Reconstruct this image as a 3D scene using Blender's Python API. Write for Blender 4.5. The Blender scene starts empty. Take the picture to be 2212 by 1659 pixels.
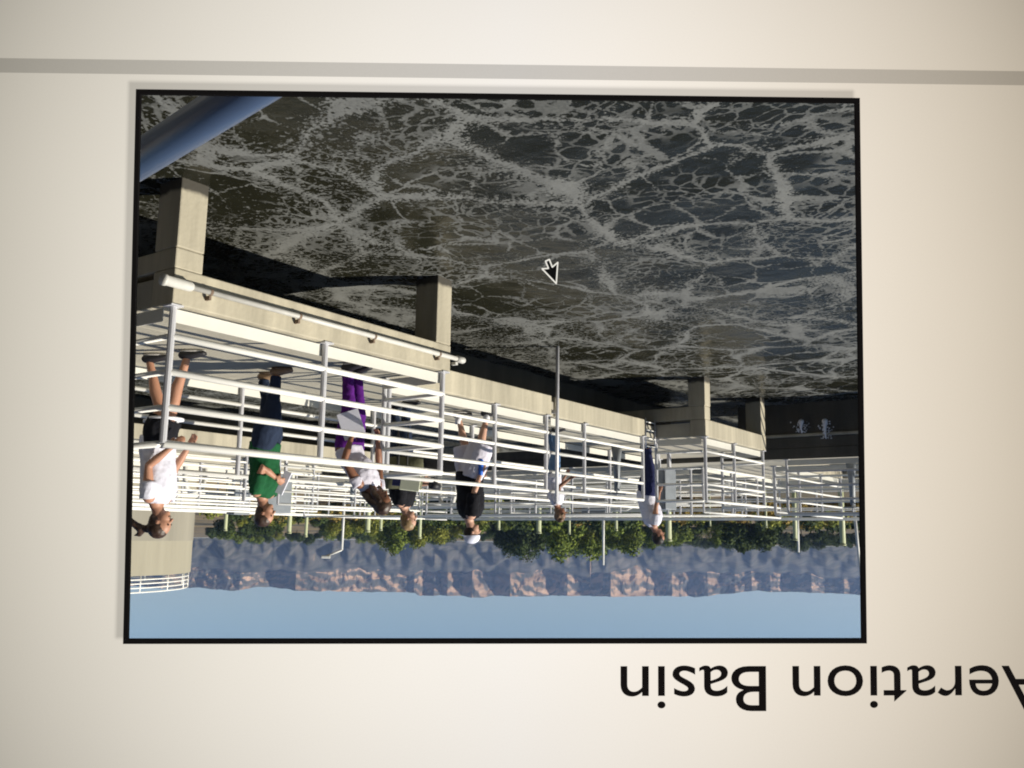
import bpy, bmesh, math, random
from math import radians as R, sin, cos, pi, sqrt
from mathutils import Vector as V, Matrix, noise
random.seed(7)
sc = bpy.context.scene
COL = sc.collection

# ------------------------------------------------------------------ camera
cam_d = bpy.data.cameras.new('camera')
cam = bpy.data.objects.new('camera', cam_d); COL.objects.link(cam); sc.camera = cam
CAM = V((0, 0, 1.75))
PITCH = math.atan(333.5/1960); ROLL = R(0.8); YAW = R(35)
vh = V((sin(YAW), cos(YAW), 0)); rh = V((cos(YAW), -sin(YAW), 0)); zz = V((0, 0, 1))
fwd = vh*cos(PITCH) - zz*sin(PITCH); cu = vh*sin(PITCH) + zz*cos(PITCH)
rr = rh*cos(ROLL) + cu*sin(ROLL); uu = cu*cos(ROLL) - rh*sin(ROLL)
# the photograph was taken upside down: the camera is rolled by 180 degrees
cx, cy, cz = -rr, -uu, -fwd
cam.matrix_world = Matrix(((cx.x, cy.x, cz.x, CAM.x), (cx.y, cy.y, cz.y, CAM.y), (cx.z, cy.z, cz.z, CAM.z), (0, 0, 0, 1)))
cam_d.sensor_width = 36; cam_d.lens = 1960/2212*36
cam_d.clip_start = 0.02; cam_d.clip_end = 30000

# ------------------------------------------------------------------ world, sun, exposure
SUN_EL = R(31.7)
sd = V((-0.891*cos(SUN_EL), 0.454*cos(SUN_EL), sin(SUN_EL))).normalized()   # towards the sun
w = bpy.data.worlds.new("World"); sc.world = w; w.use_nodes = True
nt = w.node_tree; nt.nodes.clear()
sky = nt.nodes.new('ShaderNodeTexSky'); sky.sky_type = 'NISHITA'; sky.sun_disc = False
sky.sun_elevation = SUN_EL; sky.sun_rotation = math.atan2(sd.x, sd.y)
sky.altitude = 0; sky.air_density = 1.0; sky.dust_density = 0.25; sky.ozone_density = 3.2
bg = nt.nodes.new('ShaderNodeBackground'); bg.inputs[1].default_value = 0.062
wo = nt.nodes.new('ShaderNodeOutputWorld')
nt.links.new(sky.outputs[0], bg.inputs[0]); nt.links.new(bg.outputs[0], wo.inputs[0])
sl = bpy.data.lights.new('sun', 'SUN'); sl.energy = 5.0; sl.angle = R(0.5); sl.color = (1, 0.93, 0.80)
so = bpy.data.objects.new('sun', sl); COL.objects.link(so)
so.rotation_euler = sd.to_track_quat('Z', 'Y').to_euler()
sc.view_settings.view_transform = 'Standard'; sc.view_settings.look = 'None'
sc.view_settings.gamma = 1; sc.view_settings.exposure = 0.45
sc.cycles.max_bounces = 6; sc.cycles.diffuse_bounces = 3; sc.cycles.glossy_bounces = 3
sc.cycles.transparent_max_bounces = 8; sc.cycles.volume_bounces = 1
sc.cycles.sample_clamp_indirect = 4; sc.cycles.filter_width = 1.9

# ------------------------------------------------------------------ material helpers
def mat(name, col, rough=0.7, var=0.0, vscale=5.0, metal=0.0, spec=0.5, bump=0.0, bscale=30.0, streak=False):
    m = bpy.data.materials.new(name); m.use_nodes = True
    n = m.node_tree; b = n.nodes['Principled BSDF']
    b.inputs['Base Color'].default_value = (*col, 1); b.inputs['Roughness'].default_value = rough
    b.inputs['Metallic'].default_value = metal; b.inputs['Specular IOR Level'].default_value = spec
    tc = n.nodes.new('ShaderNodeTexCoord')
    if var > 0:
        mp = n.nodes.new('ShaderNodeMapping'); n.links.new(tc.outputs['Object'], mp.inputs[0])
        if streak: mp.inputs['Scale'].default_value = (1, 1, 0.12)
        nz = n.nodes.new('ShaderNodeTexNoise'); nz.inputs['Scale'].default_value = vscale; nz.inputs['Detail'].default_value = 6
        nz.inputs['Roughness'].default_value = 0.65
        n.links.new(mp.outputs[0], nz.inputs['Vector'])
        cr = n.nodes.new('ShaderNodeValToRGB')
        cr.color_ramp.elements[0].position = 0.3; cr.color_ramp.elements[1].position = 0.7
        cr.color_ramp.elements[0].color = (*[c*(1-var) for c in col], 1)
        cr.color_ramp.elements[1].color = (*[min(1, c*(1+var)) for c in col], 1)
        n.links.new(nz.outputs[0], cr.inputs[0]); n.links.new(cr.outputs[0], b.inputs['Base Color'])
    if bump > 0:
        n2 = n.nodes.new('ShaderNodeTexNoise'); n2.inputs['Scale'].default_value = bscale; n2.inputs['Detail'].default_value = 5
        n.links.new(tc.outputs['Object'], n2.inputs['Vector'])
        bp = n.nodes.new('ShaderNodeBump'); bp.inputs['Strength'].default_value = bump; bp.inputs['Distance'].default_value = 0.02
        n.links.new(n2.outputs[0], bp.inputs['Height']); n.links.new(bp.outputs[0], b.inputs['Normal'])
    return m

M = {}
M['conc'] = mat('concrete', (0.38, 0.345, 0.26), 0.85, 0.30, 2.8, bump=0.25, bscale=25, streak=True)
_n = M['conc'].node_tree; _b = _n.nodes['Principled BSDF']; _src = _b.inputs['Base Color'].links[0].from_socket
_tc = _n.nodes.new('ShaderNodeTexCoord'); _s = _n.nodes.new('ShaderNodeSeparateXYZ'); _n.links.new(_tc.outputs['Object'], _s.inputs[0])
_nz = _n.nodes.new('ShaderNodeTexNoise'); _nz.inputs['Scale'].default_value = 9; _n.links.new(_tc.outputs['Object'], _nz.inputs['Vector'])
_ad = _n.nodes.new('ShaderNodeMath'); _ad.operation = 'MULTIPLY_ADD'; _n.links.new(_nz.outputs[0], _ad.inputs[0]); _ad.inputs[1].default_value = -0.07; _n.links.new(_s.outputs[2], _ad.inputs[2])
_mr = _n.nodes.new('ShaderNodeMapRange'); _n.links.new(_ad.outputs[0], _mr.inputs[0]); _mr.inputs[1].default_value = -0.99; _mr.inputs[2].default_value = -0.95
_mx = _n.nodes.new('ShaderNodeMix'); _mx.data_type = 'RGBA'; _n.links.new(_mr.outputs[0], _mx.inputs[0]); _mx.inputs[6].default_value = (0.05, 0.045, 0.035, 1)
_n.links.new(_src, _mx.inputs[7]); _n.links.new(_mx.outputs[2], _b.inputs['Base Color'])
M['deck'] = mat('deck_concrete', (0.36, 0.335, 0.27), 0.85, 0.12, 3.0, bump=0.2, bscale=30)
M['wet'] = mat('wet_concrete', (0.10, 0.09, 0.07), 0.5, 0.3, 4.0)
M['shade_conc'] = mat('shade_dark_concrete', (0.075, 0.068, 0.052), 0.85, 0.35, 1.5, bump=0.3, bscale=20, streak=True)  # concrete darkened so the walls' shade sits in the colour
M['rail'] = mat('white_painted_pipe', (0.80, 0.79, 0.74), 0.4, 0.05, 3.0)
M['post'] = mat('galvanised_post', (0.52, 0.52, 0.54), 0.45, 0.08, 6.0, metal=0.15)
M['kick'] = mat('aluminium_plate', (0.64, 0.63, 0.57), 0.45, 0.05, 2.0, metal=0.1)
M['pvc'] = mat('white_plastic_pipe', (0.52, 0.51, 0.47), 0.5, 0.15, 4.0)
M['rust'] = mat('rusty_steel', (0.16, 0.11, 0.075), 0.8, 0.4, 40)
M['blue'] = mat('shade_blue', (0.06, 0.09, 0.16), 0.36, 0.12, 4.0)  # blue-grey stands in for shade on the near pipe
M['black'] = mat('black_plastic', (0.01, 0.01, 0.01), 0.6)
M['grey'] = mat('grey_steel', (0.2, 0.22, 0.24), 0.5, 0.15, 5)
M['lamp'] = mat('lamp_pole_white', (0.62, 0.62, 0.58), 0.45, 0.08, 1.0)
M['gpost'] = mat('pale_green_paint', (0.40, 0.43, 0.25), 0.55, 0.1, 2.0)
M['ground'] = mat('dry_ground', (0.13, 0.10, 0.045), 0.95, 0.55, 0.035)
M['tank'] = mat('tank_concrete', (0.30, 0.28, 0.215), 0.9, 0.14, 0.35, streak=True)
M['skin'] = mat('skin', (0.40, 0.20, 0.125), 0.55, 0.08, 12)
M['skin_dark'] = mat('tanned_skin', (0.22, 0.095, 0.05), 0.5, 0.08, 12)
M['skin_pale'] = mat('fair_skin', (0.52, 0.30, 0.21), 0.55, 0.08, 12)
M['hair'] = mat('brown_hair', (0.045, 0.024, 0.014), 0.5, 0.5, 60)
M['hair_l'] = mat('sandy_hair', (0.26, 0.17, 0.08), 0.55, 0.4, 60)
M['hair_d'] = mat('dark_hair', (0.015, 0.011, 0.009), 0.5, 0.4, 60)
M['hair_c'] = mat('curly_hair', (0.12, 0.07, 0.035), 0.6, 0.6, 45)
def cloth(n, c, v=0.14): return mat(n, c, 0.9, v, 5.0, bump=0.5, bscale=12, spec=0.2)
M['white_c'] = cloth('white_cotton', (0.62, 0.62, 0.70), 0.06)
M['green_c'] = cloth('green_cotton', (0.010, 0.085, 0.03))
M['jeans'] = cloth('dark_denim', (0.018, 0.028, 0.055))
M['jeans_l'] = cloth('blue_denim', (0.10, 0.18, 0.32))
M['purple'] = cloth('purple_cotton', (0.085, 0.010, 0.17), 0.3)
M['black_c'] = cloth('black_cotton', (0.008, 0.008, 0.011))
M['navy'] = cloth('navy_cotton', (0.018, 0.022, 0.075))
M['lav'] = cloth('pale_lilac_cotton', (0.60, 0.58, 0.66), 0.06)
M['maroon'] = cloth('dark_maroon_cotton', (0.022, 0.014, 0.022))
M['olive'] = cloth('olive_canvas', (0.14, 0.14, 0.085))
M['cream'] = mat('cream_paper', (0.74, 0.76, 0.58), 0.8, 0.04, 3)
M['paper'] = mat('white_paper', (0.72, 0.72, 0.80), 0.8, 0.03, 3)
M['shoe'] = mat('black_shoe', (0.012, 0.011, 0.014), 0.6)
M['sole'] = mat('pale_sole', (0.5, 0.48, 0.45), 0.7)
M['tan_shoe'] = mat('tan_shoe_leather', (0.26, 0.17, 0.10), 0.6, 0.2, 20)
M['sock'] = mat('white_sock', (0.75, 0.75, 0.78), 0.9)
M['bluep'] = mat('bright_blue_plastic', (0.02, 0.14, 0.62), 0.4)
M['cap'] = mat('white_cap_cloth', (0.72, 0.74, 0.86), 0.8)
M['red'] = mat('red_trim', (0.4, 0.02, 0.02), 0.6)
M['eye'] = mat('dark_eye', (0.01, 0.008, 0.006), 0.3)

def leaf_mat(name, c1, c2):
    m = bpy.data.materials.new(name); m.use_nodes = True; n = m.node_tree; b = n.nodes['Principled BSDF']
    g = n.nodes.new('ShaderNodeNewGeometry'); cr = n.nodes.new('ShaderNodeValToRGB')
    cr.color_ramp.elements[0].color = (*c1, 1); cr.color_ramp.elements[1].color = (*c2, 1)
    n.links.new(g.outputs['Random Per Island'], cr.inputs[0]); n.links.new(cr.outputs[0], b.inputs['Base Color'])
    b.inputs['Roughness'].default_value = 0.8; b.inputs['Specular IOR Level'].default_value = 0.2
    return m
M['leaf0'] = leaf_mat('green_leaves', (0.03, 0.055, 0.008), (0.20, 0.25, 0.04))
M['leaf1'] = leaf_mat('dark_leaves', (0.012, 0.028, 0.010), (0.06, 0.085, 0.022))
M['leaf2'] = leaf_mat('yellow_green_leaves', (0.09, 0.115, 0.015), (0.27, 0.27, 0.05))
M['leaf3'] = leaf_mat('dry_shrub', (0.15, 0.11, 0.02), (0.38, 0.27, 0.07))
M['bark'] = mat('bark', (0.09, 0.07, 0.05), 0.9, 0.3, 3)

# ------------------------------------------------------------------ mesh helpers
def link(name, me, parent=None, mats=()):
    o = bpy.data.objects.new(name, me); COL.objects.link(o)
    if parent: o.parent = parent
    for m in mats: me.materials.append(m)
    return o
def bm_obj(name, bm, m, parent=None, smooth=False):
    me = bpy.data.meshes.new(name); bmesh.ops.recalc_face_normals(bm, faces=bm.faces); bm.to_mesh(me); bm.free()
    if smooth:
        for p in me.polygons: p.use_smooth = True
    return link(name, me, parent, [m] if not isinstance(m, (list, tuple)) else m)
def thing(name, label, cat, loc=(0, 0, 0), rz=0, group=None, kind=None):
    o = bpy.data.objects.new(name, None); COL.objects.link(o); o.location = loc; o.rotation_euler = (0, 0, rz)
    o.empty_display_size = 0.1
    o['label'] = label; o['category'] = cat
    if group: o['group'] = group
    if kind: o['kind'] = kind
    return o
def tag(o, label, cat, group=None, kind=None):
    o['label'] = label; o['category'] = cat
    if group: o['group'] = group
    if kind: o['kind'] = kind
    return o
def dup(root, loc, rz, label=None, scale=None):
    r = root.copy(); COL.objects.link(r); r.location = loc; r.rotation_euler = (0, 0, rz)
    if scale: r.scale = scale
    if label: r['label'] = label
    for ch in list(root.children):
        c = ch.copy(); COL.objects.link(c); c.parent = r
        for g in list(ch.children):
            d = g.copy(); COL.objects.link(d); d.parent = c
    return r
def box(bm, x0, x1, y0, y1, z0, z1, bev=0.0):
    vs = [bm.verts.new((x, y, z)) for z in (z0, z1) for y in (y0, y1) for x in (x0, x1)]
    fs = [(0, 2, 3, 1), (4, 5, 7, 6), (0, 1, 5, 4), (2, 6, 7, 3), (0, 4, 6, 2), (1, 3, 7, 5)]
    faces = [bm.faces.new([vs[i] for i in f]) for f in fs]
    if bev > 0:
        es = set(e for f in faces for e in f.edges)
        bmesh.ops.bevel(bm, geom=list(es), offset=bev, segments=2, affect='EDGES', profile=0.5)
def boxo(name, d, m, parent=None, bev=0.0):
    bm = bmesh.new(); box(bm, *d, bev=bev); return bm_obj(name, bm, m, parent)
def ring(bm, c, t, side, ra, rb, n):
    t = t.normalized(); s = side - t*side.dot(t)
    if s.length < 1e-4: s = V((1, 0.01, 0)) - t*t.x
    s.normalize(); q = t.cross(s)
    return [bm.verts.new(c + s*(ra*cos(2*pi*i/n)) + q*(rb*sin(2*pi*i/n))) for i in range(n)]
def loft(bm, pts, rad, side=V((0, 1, 0)), n=12, caps=True):
    """closed tube through pts; rad = radius or (along side, other)"""
    pts = [V(p) for p in pts]; rings = []
    rad = [(r, r) if not isinstance(r, (tuple, list)) else r for r in rad]
    if caps:                                    # rounded ends
        t0 = (pts[0]-pts[1]).normalized(); t1 = (pts[-1]-pts[-2]).normalized()
        r0 = min(rad[0]); r1 = min(rad[-1])
        pts = [pts[0]+t0*r0*0.85, pts[0]+t0*r0*0.5] + pts + [pts[-1]+t1*r1*0.5, pts[-1]+t1*r1*0.85]
        rad = [tuple(a*0.4 for a in rad[0]), tuple(a*0.8 for a in rad[0])] + rad + [tuple(a*0.8 for a in rad[-1]), tuple(a*0.4 for a in rad[-1])]
    for i, p in enumerate(pts):
        a = pts[max(0, i-1)]; b = pts[min(len(pts)-1, i+1)]
        rings.append(ring(bm, p, b-a, side, rad[i][0], rad[i][1], n))
    for a, b in zip(rings, rings[1:]):
        for i in range(n): bm.faces.new((a[i], a[(i+1) % n], b[(i+1) % n], b[i]))
    bm.faces.new(rings[0][::-1]); bm.faces.new(rings[-1])
def pipe(bm, a, b, r, n=12): loft(bm, [a, b], [r, r], n=n, caps=False)
def pipeo(name, a, b, r, m, parent=None, n=12):
    bm = bmesh.new(); pipe(bm, V(a), V(b), r, n); return bm_obj(name, bm, m, parent, True)
def ball(bm, c, r, sx=1, sy=1, sz=1, u=14, v=10):
    mt = Matrix.Translation(V(c)) @ Matrix.Diagonal((sx, sy, sz, 1))
    bmesh.ops.create_uvsphere(bm, u_segments=u, v_segments=v, radius=r, matrix=mt)
def bake(o, voxel=None, smooth=4, folds=0.0):
    if voxel:
        r = o.modifiers.new('r', 'REMESH'); r.mode = 'VOXEL'; r.voxel_size = voxel; r.use_smooth_shade = True
        s = o.modifiers.new('s', 'SMOOTH'); s.factor = 0.5; s.iterations = smooth
    if folds:
        tx = bpy.data.textures.new('f', 'CLOUDS'); tx.noise_scale = 0.07; tx.noise_depth = 3
        d = o.modifiers.new('d', 'DISPLACE'); d.texture = tx; d.strength = folds; d.mid_level = 0.5
    dg = bpy.context.evaluated_depsgraph_get(); dg.update()
    me = bpy.data.meshes.new_from_object(o.evaluated_get(dg)); old = o.data
    o.modifiers.clear(); o.data = me
    for p in me.polygons: p.use_smooth = True
    bpy.data.meshes.remove(old)
    return o

# ------------------------------------------------------------------ setting: ground, water
def sheet(name, x0, x1, y0, y1, z, m, kind):
    bm = bmesh.new(); vs = [bm.verts.new(p) for p in ((x0, y0, z), (x1, y0, z), (x1, y1, z), (x0, y1, z))]; bm.faces.new(vs)
    o = bm_obj(name, bm, m); o['kind'] = kind; return o
def ground_mesh():
    bm = bmesh.new(); rad = [0, 60, 90, 120, 150, 180, 220, 280, 360, 500, 800, 1400, 3000, 7000, 14000]
    N = 96; rows = []
    for r in rad[1:]:
        rows.append([bm.verts.new((r*sin(2*pi*k/N), r*cos(2*pi*k/N),
            -2.2 + (0 if r < 100 else 0.7*noise.noise(V((r*0.02, k*0.35, 1.7)))) + (max(0, r-230)*0.011 if r < 1000 else 8.5))) for k in range(N)])
    c = bm.verts.new((0, 0, -2.2))
    for k in range(N): bm.faces.new((c, rows[0][k], rows[0][(k+1) % N]))
    for a, b in zip(rows, rows[1:]):
        for k in range(N): bm.faces.new((a[k], b[k], b[(k+1) % N], a[(k+1) % N]))
    o = bm_obj('ground', bm, M['ground'], smooth=True); o['kind'] = 'structure'; return o
gm = M['ground'].node_tree
_cr = [n for n in gm.nodes if n.type == 'VALTORGB'][0].color_ramp
_cr.elements[0].color = (0.045, 0.045, 0.022, 1); _cr.elements[0].position = 0.36
_cr.elements[1].color = (0.26, 0.18, 0.065, 1); _cr.elements[1].position = 0.66
_e = _cr.elements.new(0.5); _e.color = (0.13, 0.095, 0.05, 1)
ground_mesh()

WZ = -1.02
def water_material():
    m = bpy.data.materials.new('foamy_water'); m.use_nodes = True; n = m.node_tree; b = n.nodes['Principled BSDF']
    L = n.links.new
    def N(t, **k):
        x = n.nodes.new(t)
        for a, v in k.items(): setattr(x, a, v)
        return x
    def math_(op, a, b_=None, c=None, clamp=False):
        x = N('ShaderNodeMath', operation=op, use_clamp=clamp)
        for i, v in enumerate((a, b_, c)):
            if v is None: continue
            if isinstance(v, (int, float)): x.inputs[i].default_value = v
            else: L(v, x.inputs[i])
        return x.outputs[0]
    def sstep(x, lo, hi):
        q = N('ShaderNodeMapRange', interpolation_type='SMOOTHSTEP'); L(x, q.inputs[0])
        q.inputs[1].default_value = lo; q.inputs[2].default_value = hi; return q.outputs[0]
    tc = N('ShaderNodeTexCoord')
    def noise_(vec, s, d=4, r=0.6):
        q = N('ShaderNodeTexNoise'); q.inputs['Scale'].default_value = s; q.inputs['Detail'].default_value = d
        q.inputs['Roughness'].default_value = r; L(vec, q.inputs['Vector']); return q
    P = tc.outputs['Object']
    def warp(vec, s, amt, d=3):
        q = noise_(vec, s, d); sub = N('ShaderNodeVectorMath', operation='SUBTRACT'); L(q.outputs['Color'], sub.inputs[0]); sub.inputs[1].default_value = (0.5, 0.5, 0.5)
        sc_ = N('ShaderNodeVectorMath', operation='SCALE'); L(sub.outputs[0], sc_.inputs[0]); sc_.inputs['Scale'].default_value = amt
        ad = N('ShaderNodeVectorMath', operation='ADD'); L(vec, ad.inputs[0]); L(sc_.outputs[0], ad.inputs[1]); return ad.outputs[0]
    W1 = warp(P, 0.45, 0.9, 2); W2 = warp(W1, 1.6, 0.30, 3)
    W3 = warp(W2, 6.0, 0.085, 3)
    def cells(vec, s):                 # F2 - F1: rounded cells
        q1 = N('ShaderNodeTexVoronoi', feature='F1'); q2 = N('ShaderNodeTexVoronoi', feature='F2')
        for q in (q1, q2): q.inputs['Scale'].default_value = s; L(vec, q.inputs['Vector'])
        return math_('MULTIPLY', math_('SUBTRACT', q2.outputs['Distance'], q1.outputs['Distance']), 0.62)
    big = cells(W3, 0.74); med = cells(W3, 1.9)
    wv = noise_(P, 1.3, 3).outputs['Fac']; wv2 = noise_(P, 0.8, 2).outputs['Fac']
    st_ = N('ShaderNodeMapping'); st_.inputs['Rotation'].default_value = (0, 0, R(20)); st_.inputs['Scale'].default_value = (1.0, 1.2, 1); L(warp(P, 2.0, 0.25), st_.inputs[0])
    speck = noise_(st_.outputs[0], 19.0, 3.0, 0.6).outputs['Fac']; tiny = cells(W3, 6.0)
    rag = math_('MULTIPLY', math_('SUBTRACT', noise_(P, 34.0, 3, 0.6).outputs['Fac'], 0.5), 0.20)
    sep = N('ShaderNodeSeparateXYZ'); L(P, sep.inputs[0])
    lowf = noise_(P, 0.42, 2).outputs['Fac']
    g1 = math_('MULTIPLY_ADD', sep.outputs[0], 0.19, -0.72); g2 = math_('MULTIPLY_ADD', sep.outputs[1], -0.035, 0.12)
    brk = math_('ADD', math_('ADD', g1, g2), math_('MULTIPLY_ADD', lowf, 2.0, -0.95), clamp=True)
    def line(dist, wmul, woff, soft, k):           # crisp foam line on the cell edges, its width wandering with the noise
        wd = math_('ADD', math_('MULTIPLY_ADD', wv, wmul, woff), rag); return math_('MULTIPLY', sstep(math_('SUBTRACT', wd, dist), -soft, soft), k)
    ln = math_('MAXIMUM', line(big, 0.14, -0.044, 0.016, 1.0), line(med, 0.22, -0.094, 0.018, 0.85))
    ln = math_('MAXIMUM', ln, math_('MULTIPLY', line(tiny, 0.30, -0.095, 0.03, 0.62), sstep(wv2, 0.43, 0.53)))
    near = sstep(math_('SUBTRACT', math_('MULTIPLY_ADD', wv2, 0.6, -0.06), big), 0.0, 0.18)
    A = math_('ADD', math_('MULTIPLY_ADD', near, 0.11, -0.182), math_('MULTIPLY', brk, math_('MULTIPLY_ADD', near, -0.075, 0.14)))
    sp = math_('MULTIPLY', sstep(math_('ADD', speck, A), 0.485, 0.56), 0.72)
    foam = math_('MAXIMUM', ln, sp)
    dens = math_('MULTIPLY', foam, math_('MULTIPLY_ADD', noise_(P, 40, 3, 0.6).outputs['Fac'], 0.9, 0.55), clamp=True)
    mx = N('ShaderNodeMix', data_type='RGBA'); L(dens, mx.inputs[0])
    mx.inputs[6].default_value = (0.016, 0.016, 0.010, 1); mx.inputs[7].default_value = (0.18, 0.184, 0.175, 1)
    L(mx.outputs[2], b.inputs['Base Color'])
    L(math_('MULTIPLY_ADD', foam, 0.4, 0.22), b.inputs['Roughness'])
    b.inputs['IOR'].default_value = 1.33
    L(math_('MULTIPLY_ADD', foam, -0.05, 0.17), b.inputs['Specular IOR Level'])
    h = math_('ADD', math_('MULTIPLY', noise_(P, 5.0, 3, 0.5).outputs['Fac'], 1.0), math_('MULTIPLY', noise_(P, 18, 3).outputs['Fac'], 0.22))
    h = math_('ADD', h, math_('MULTIPLY', foam, 0.12))
    bp = N('ShaderNodeBump'); bp.inputs['Strength'].default_value = 0.45; bp.inputs['Distance'].default_value = 0.03
    L(h, bp.inputs['Height']); L(bp.outputs[0], b.inputs['Normal'])
    return m
M['water'] = water_material()
def water_mesh():
    bm = bmesh.new(); xs = []; x = -22.0
    def axis(a, b, fine0, fine1):
        o = [a]; 
        while o[-1] < b: o.append(o[-1] + (0.09 if fine0 < o[-1] < fine1 else 0.6))
        return o
    X = axis(-22, 26, 0.0, 9.5); Y = axis(-14, 30, 2.4, 18.2)
    g = [[bm.verts.new((x, y, WZ + 0.028*noise.noise(V((x*1.1, y*1.1, 0))) + 0.014*noise.noise(V((x*3.1, y*3.1, 4))))) for x in X] for y in Y]
    for j in range(len(Y)-1):
        for i in range(len(X)-1): bm.faces.new((g[j][i], g[j][i+1], g[j+1][i+1], g[j+1][i]))
    o = bm_obj('water', bm, M['water'], smooth=True); o['kind'] = 'structure'
water_mesh()

# ------------------------------------------------------------------ concrete walkways
B = 0.012
def walkway(label, parts, deckm='deck'):
    t = thing('concrete_walkway', label, 'walkway')
    for nm, d, m in parts: boxo(nm, d, M[m], t, B)
    return t
# first walkway: two projecting bays, set-back stretches between them
walkway('long concrete walkway the visitors stand on, with two pillared bays over the foamy water', [
    ('deck', (7.00, 8.72, 4.08, 18.14, -0.22, -0.004), 'deck'),
    ('edge_beam', (6.95, 7.20, 7.484, 10.93, -0.29, 0.0), 'conc'),
    ('edge_beam', (6.97, 7.22, 11.06, 13.93, -0.29, 0.0), 'conc'),
    ('edge_beam', (6.05, 6.33, 4.06, 7.48, -0.29, 0.0), 'conc'),
    ('edge_beam', (6.05, 6.33, 14.36, 17.32, -0.29, 0.0), 'conc'),
    ('bay_deck', (6.332, 6.998, 4.068, 7.476, -0.24, -0.003), 'deck'),
    ('bay_deck', (6.332, 6.998, 14.368, 17.316, -0.24, -0.003), 'deck'),
    ('cross_beam', (6.06, 12.0, 4.064, 4.32, -0.46, -0.292), 'conc'),
    ('cross_beam', (6.06, 8.6, 14.364, 14.60, -0.52, -0.292), 'conc'),
    ('pillar', (6.052, 6.345, 4.062, 4.318, -1.9, -0.462), 'conc'),
    ('pillar', (6.052, 6.36, 7.235, 7.478, -1.9, -0.292), 'conc'),
    ('pillar', (6.052, 6.36, 14.362, 14.60, -1.9, -0.522), 'conc'),
    ('pillar', (6.052, 6.36, 17.08, 17.318, -1.9, -0.292), 'conc'),
    ('basin_wall', (8.42, 8.70, 4.4, 18.1, -1.9, -0.225), 'shade_conc'),
])
walkway('second concrete walkway, across the narrow water behind the visitors', [
    ('deck', (15.72, 17.3, -6, 18.14, -0.22, -0.004), 'deck'),
    ('edge_beam', (15.5, 15.718, -6, 12.6, -0.29, 0.0), 'conc'),
    ('edge_beam', (15.5, 15.718, 13.3, 18.13, -0.29, 0.0), 'conc'),
    ('basin_wall', (16.9, 17.2, -6, 18.1, -1.9, -0.225), 'shade_conc')])
walkway('outermost concrete walkway, in front of the green trees', [
    ('deck', (22.12, 23.7, -6, 27.4, -0.22, -0.004), 'deck'),
    ('edge_beam', (22.0, 22.24, -6, 27.4, -0.29, 0.0), 'conc'),
    ('basin_wall', (23.3, 23.6, -6, 27.3, -2.3, -0.225), 'conc')])
walkway('shaded concrete end wall and crossing walkway behind the falling water', [
    ('deck', (-22, 21.98, 18.22, 20.0, -0.12, 0.08), 'deck'),
    ('end_wall', (-22, 6.93, 18.152, 18.45, -1.9, -0.40), 'shade_conc'),
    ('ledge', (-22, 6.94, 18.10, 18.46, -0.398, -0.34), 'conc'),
    ('end_wall', (-22, 21.96, 18.16, 18.44, -0.338, -0.122), 'shade_conc'),
    ('edge_beam', (-22, 21.97, 18.15, 18.218, -0.12, 0.10), 'shade_conc')])
walkway('farthest crossing walkway at the back edge of the basins', [
    ('deck', (-22, 21.98, 25.9, 27.5, -0.22, -0.004), 'deck'),
    ('edge_beam', (-22, 21.98, 25.75, 25.898, -0.29, 0.0), 'conc'),
    ('basin_wall', (-22, 21.9, 27.2, 27.48, -2.3, -0.225), 'conc')])
walkway('short concrete walkway in the back basins, leading away behind the end wall', [
    ('deck', (7.0, 8.7, 20.02, 25.7, -0.22, -0.004), 'deck'),
    ('edge_beam', (6.85, 6.998, 20.02, 25.7, -0.29, 0.0), 'conc')])
walkway('concrete walkway the picture was taken from, under the near handrail', [
    ('deck', (-6, 3.4, -1.4, 1.05, -0.29, 0.0), 'deck'),
    ('pillar', (2.9, 3.2, 0.1, 0.4, -1.9, -0.292), 'conc'),
    ('pillar', (-3.2, -2.9, 0.1, 0.4, -1.9, -0.292), 'conc')])

# ------------------------------------------------------------------ railings
def railing(label, A, Bp, posts, zb=0.0, group=None, kick=True, pm='post', rm='rail', r=0.023, n=10, cat='railing', name='railing'):
    A = V((*A, zb)); Bp = V((*Bp, zb)); d = (Bp-A); Ln = d.length; d.normalize()
    ang = math.atan2(d.y, d.x)
    t = thing(name, label, cat, A, ang, group)
    for k, z in enumerate((0.245, 0.525, 0.80, 1.08)):
        pipeo('top_rail' if k == 3 else 'rail', (0, 0, z), (Ln, 0, z), r*(1.12 if k == 3 else 1), M[rm], t, n)
    for p in posts:
        bm = bmesh.new(); pipe(bm, V((p, 0.0, 0.004)), V((p, 0.0, 1.075)), 0.028, n)
        box(bm, p-0.055, p+0.055, -0.055, 0.055, 0.001, 0.014)
        bm_obj('post', bm, M[pm], t, False)
    if kick:
        boxo('kick_plate', (0.03, Ln-0.03, -0.034, -0.028, 0.018, 0.125), M['kick'], t)
    return t
def span(L, s): 
    k = max(1, round(L/s)); return [i*L/k for i in range(k+1)]
railing('nearest white railing, on the front of the bay with the white pipe', (6.09, 4.10), (6.09, 7.42), [0.0, 1.6, 3.3], r=0.028)
railing('railing running off from the near corner post of the first bay', (6.14, 4.10), (9.6, 4.10), [1.7, 3.4])
railing('short railing closing the far side of the first bay', (6.14, 7.42), (6.96, 7.42), [0.8])
railing('white railing beside the man in the white cap, on the set-back stretch', (6.99, 7.55), (6.99, 10.9), [0.0, 2.05, 3.3])
railing('white railing to the far side of the tall thin pole', (7.00, 11.0), (7.00, 13.9), [0.94, 2.9])
railing('short side railing of the far pillared bay', (7.0, 14.42), (6.14, 14.42), [0.0])
railing('white railing on the front of the far pillared bay', (6.09, 14.42), (6.09, 17.26), [0.0, 1.3, 2.8])
railing('short railing closing the end of the far pillared bay', (6.14, 17.26), (6.96, 17.26), [0.8])
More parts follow.
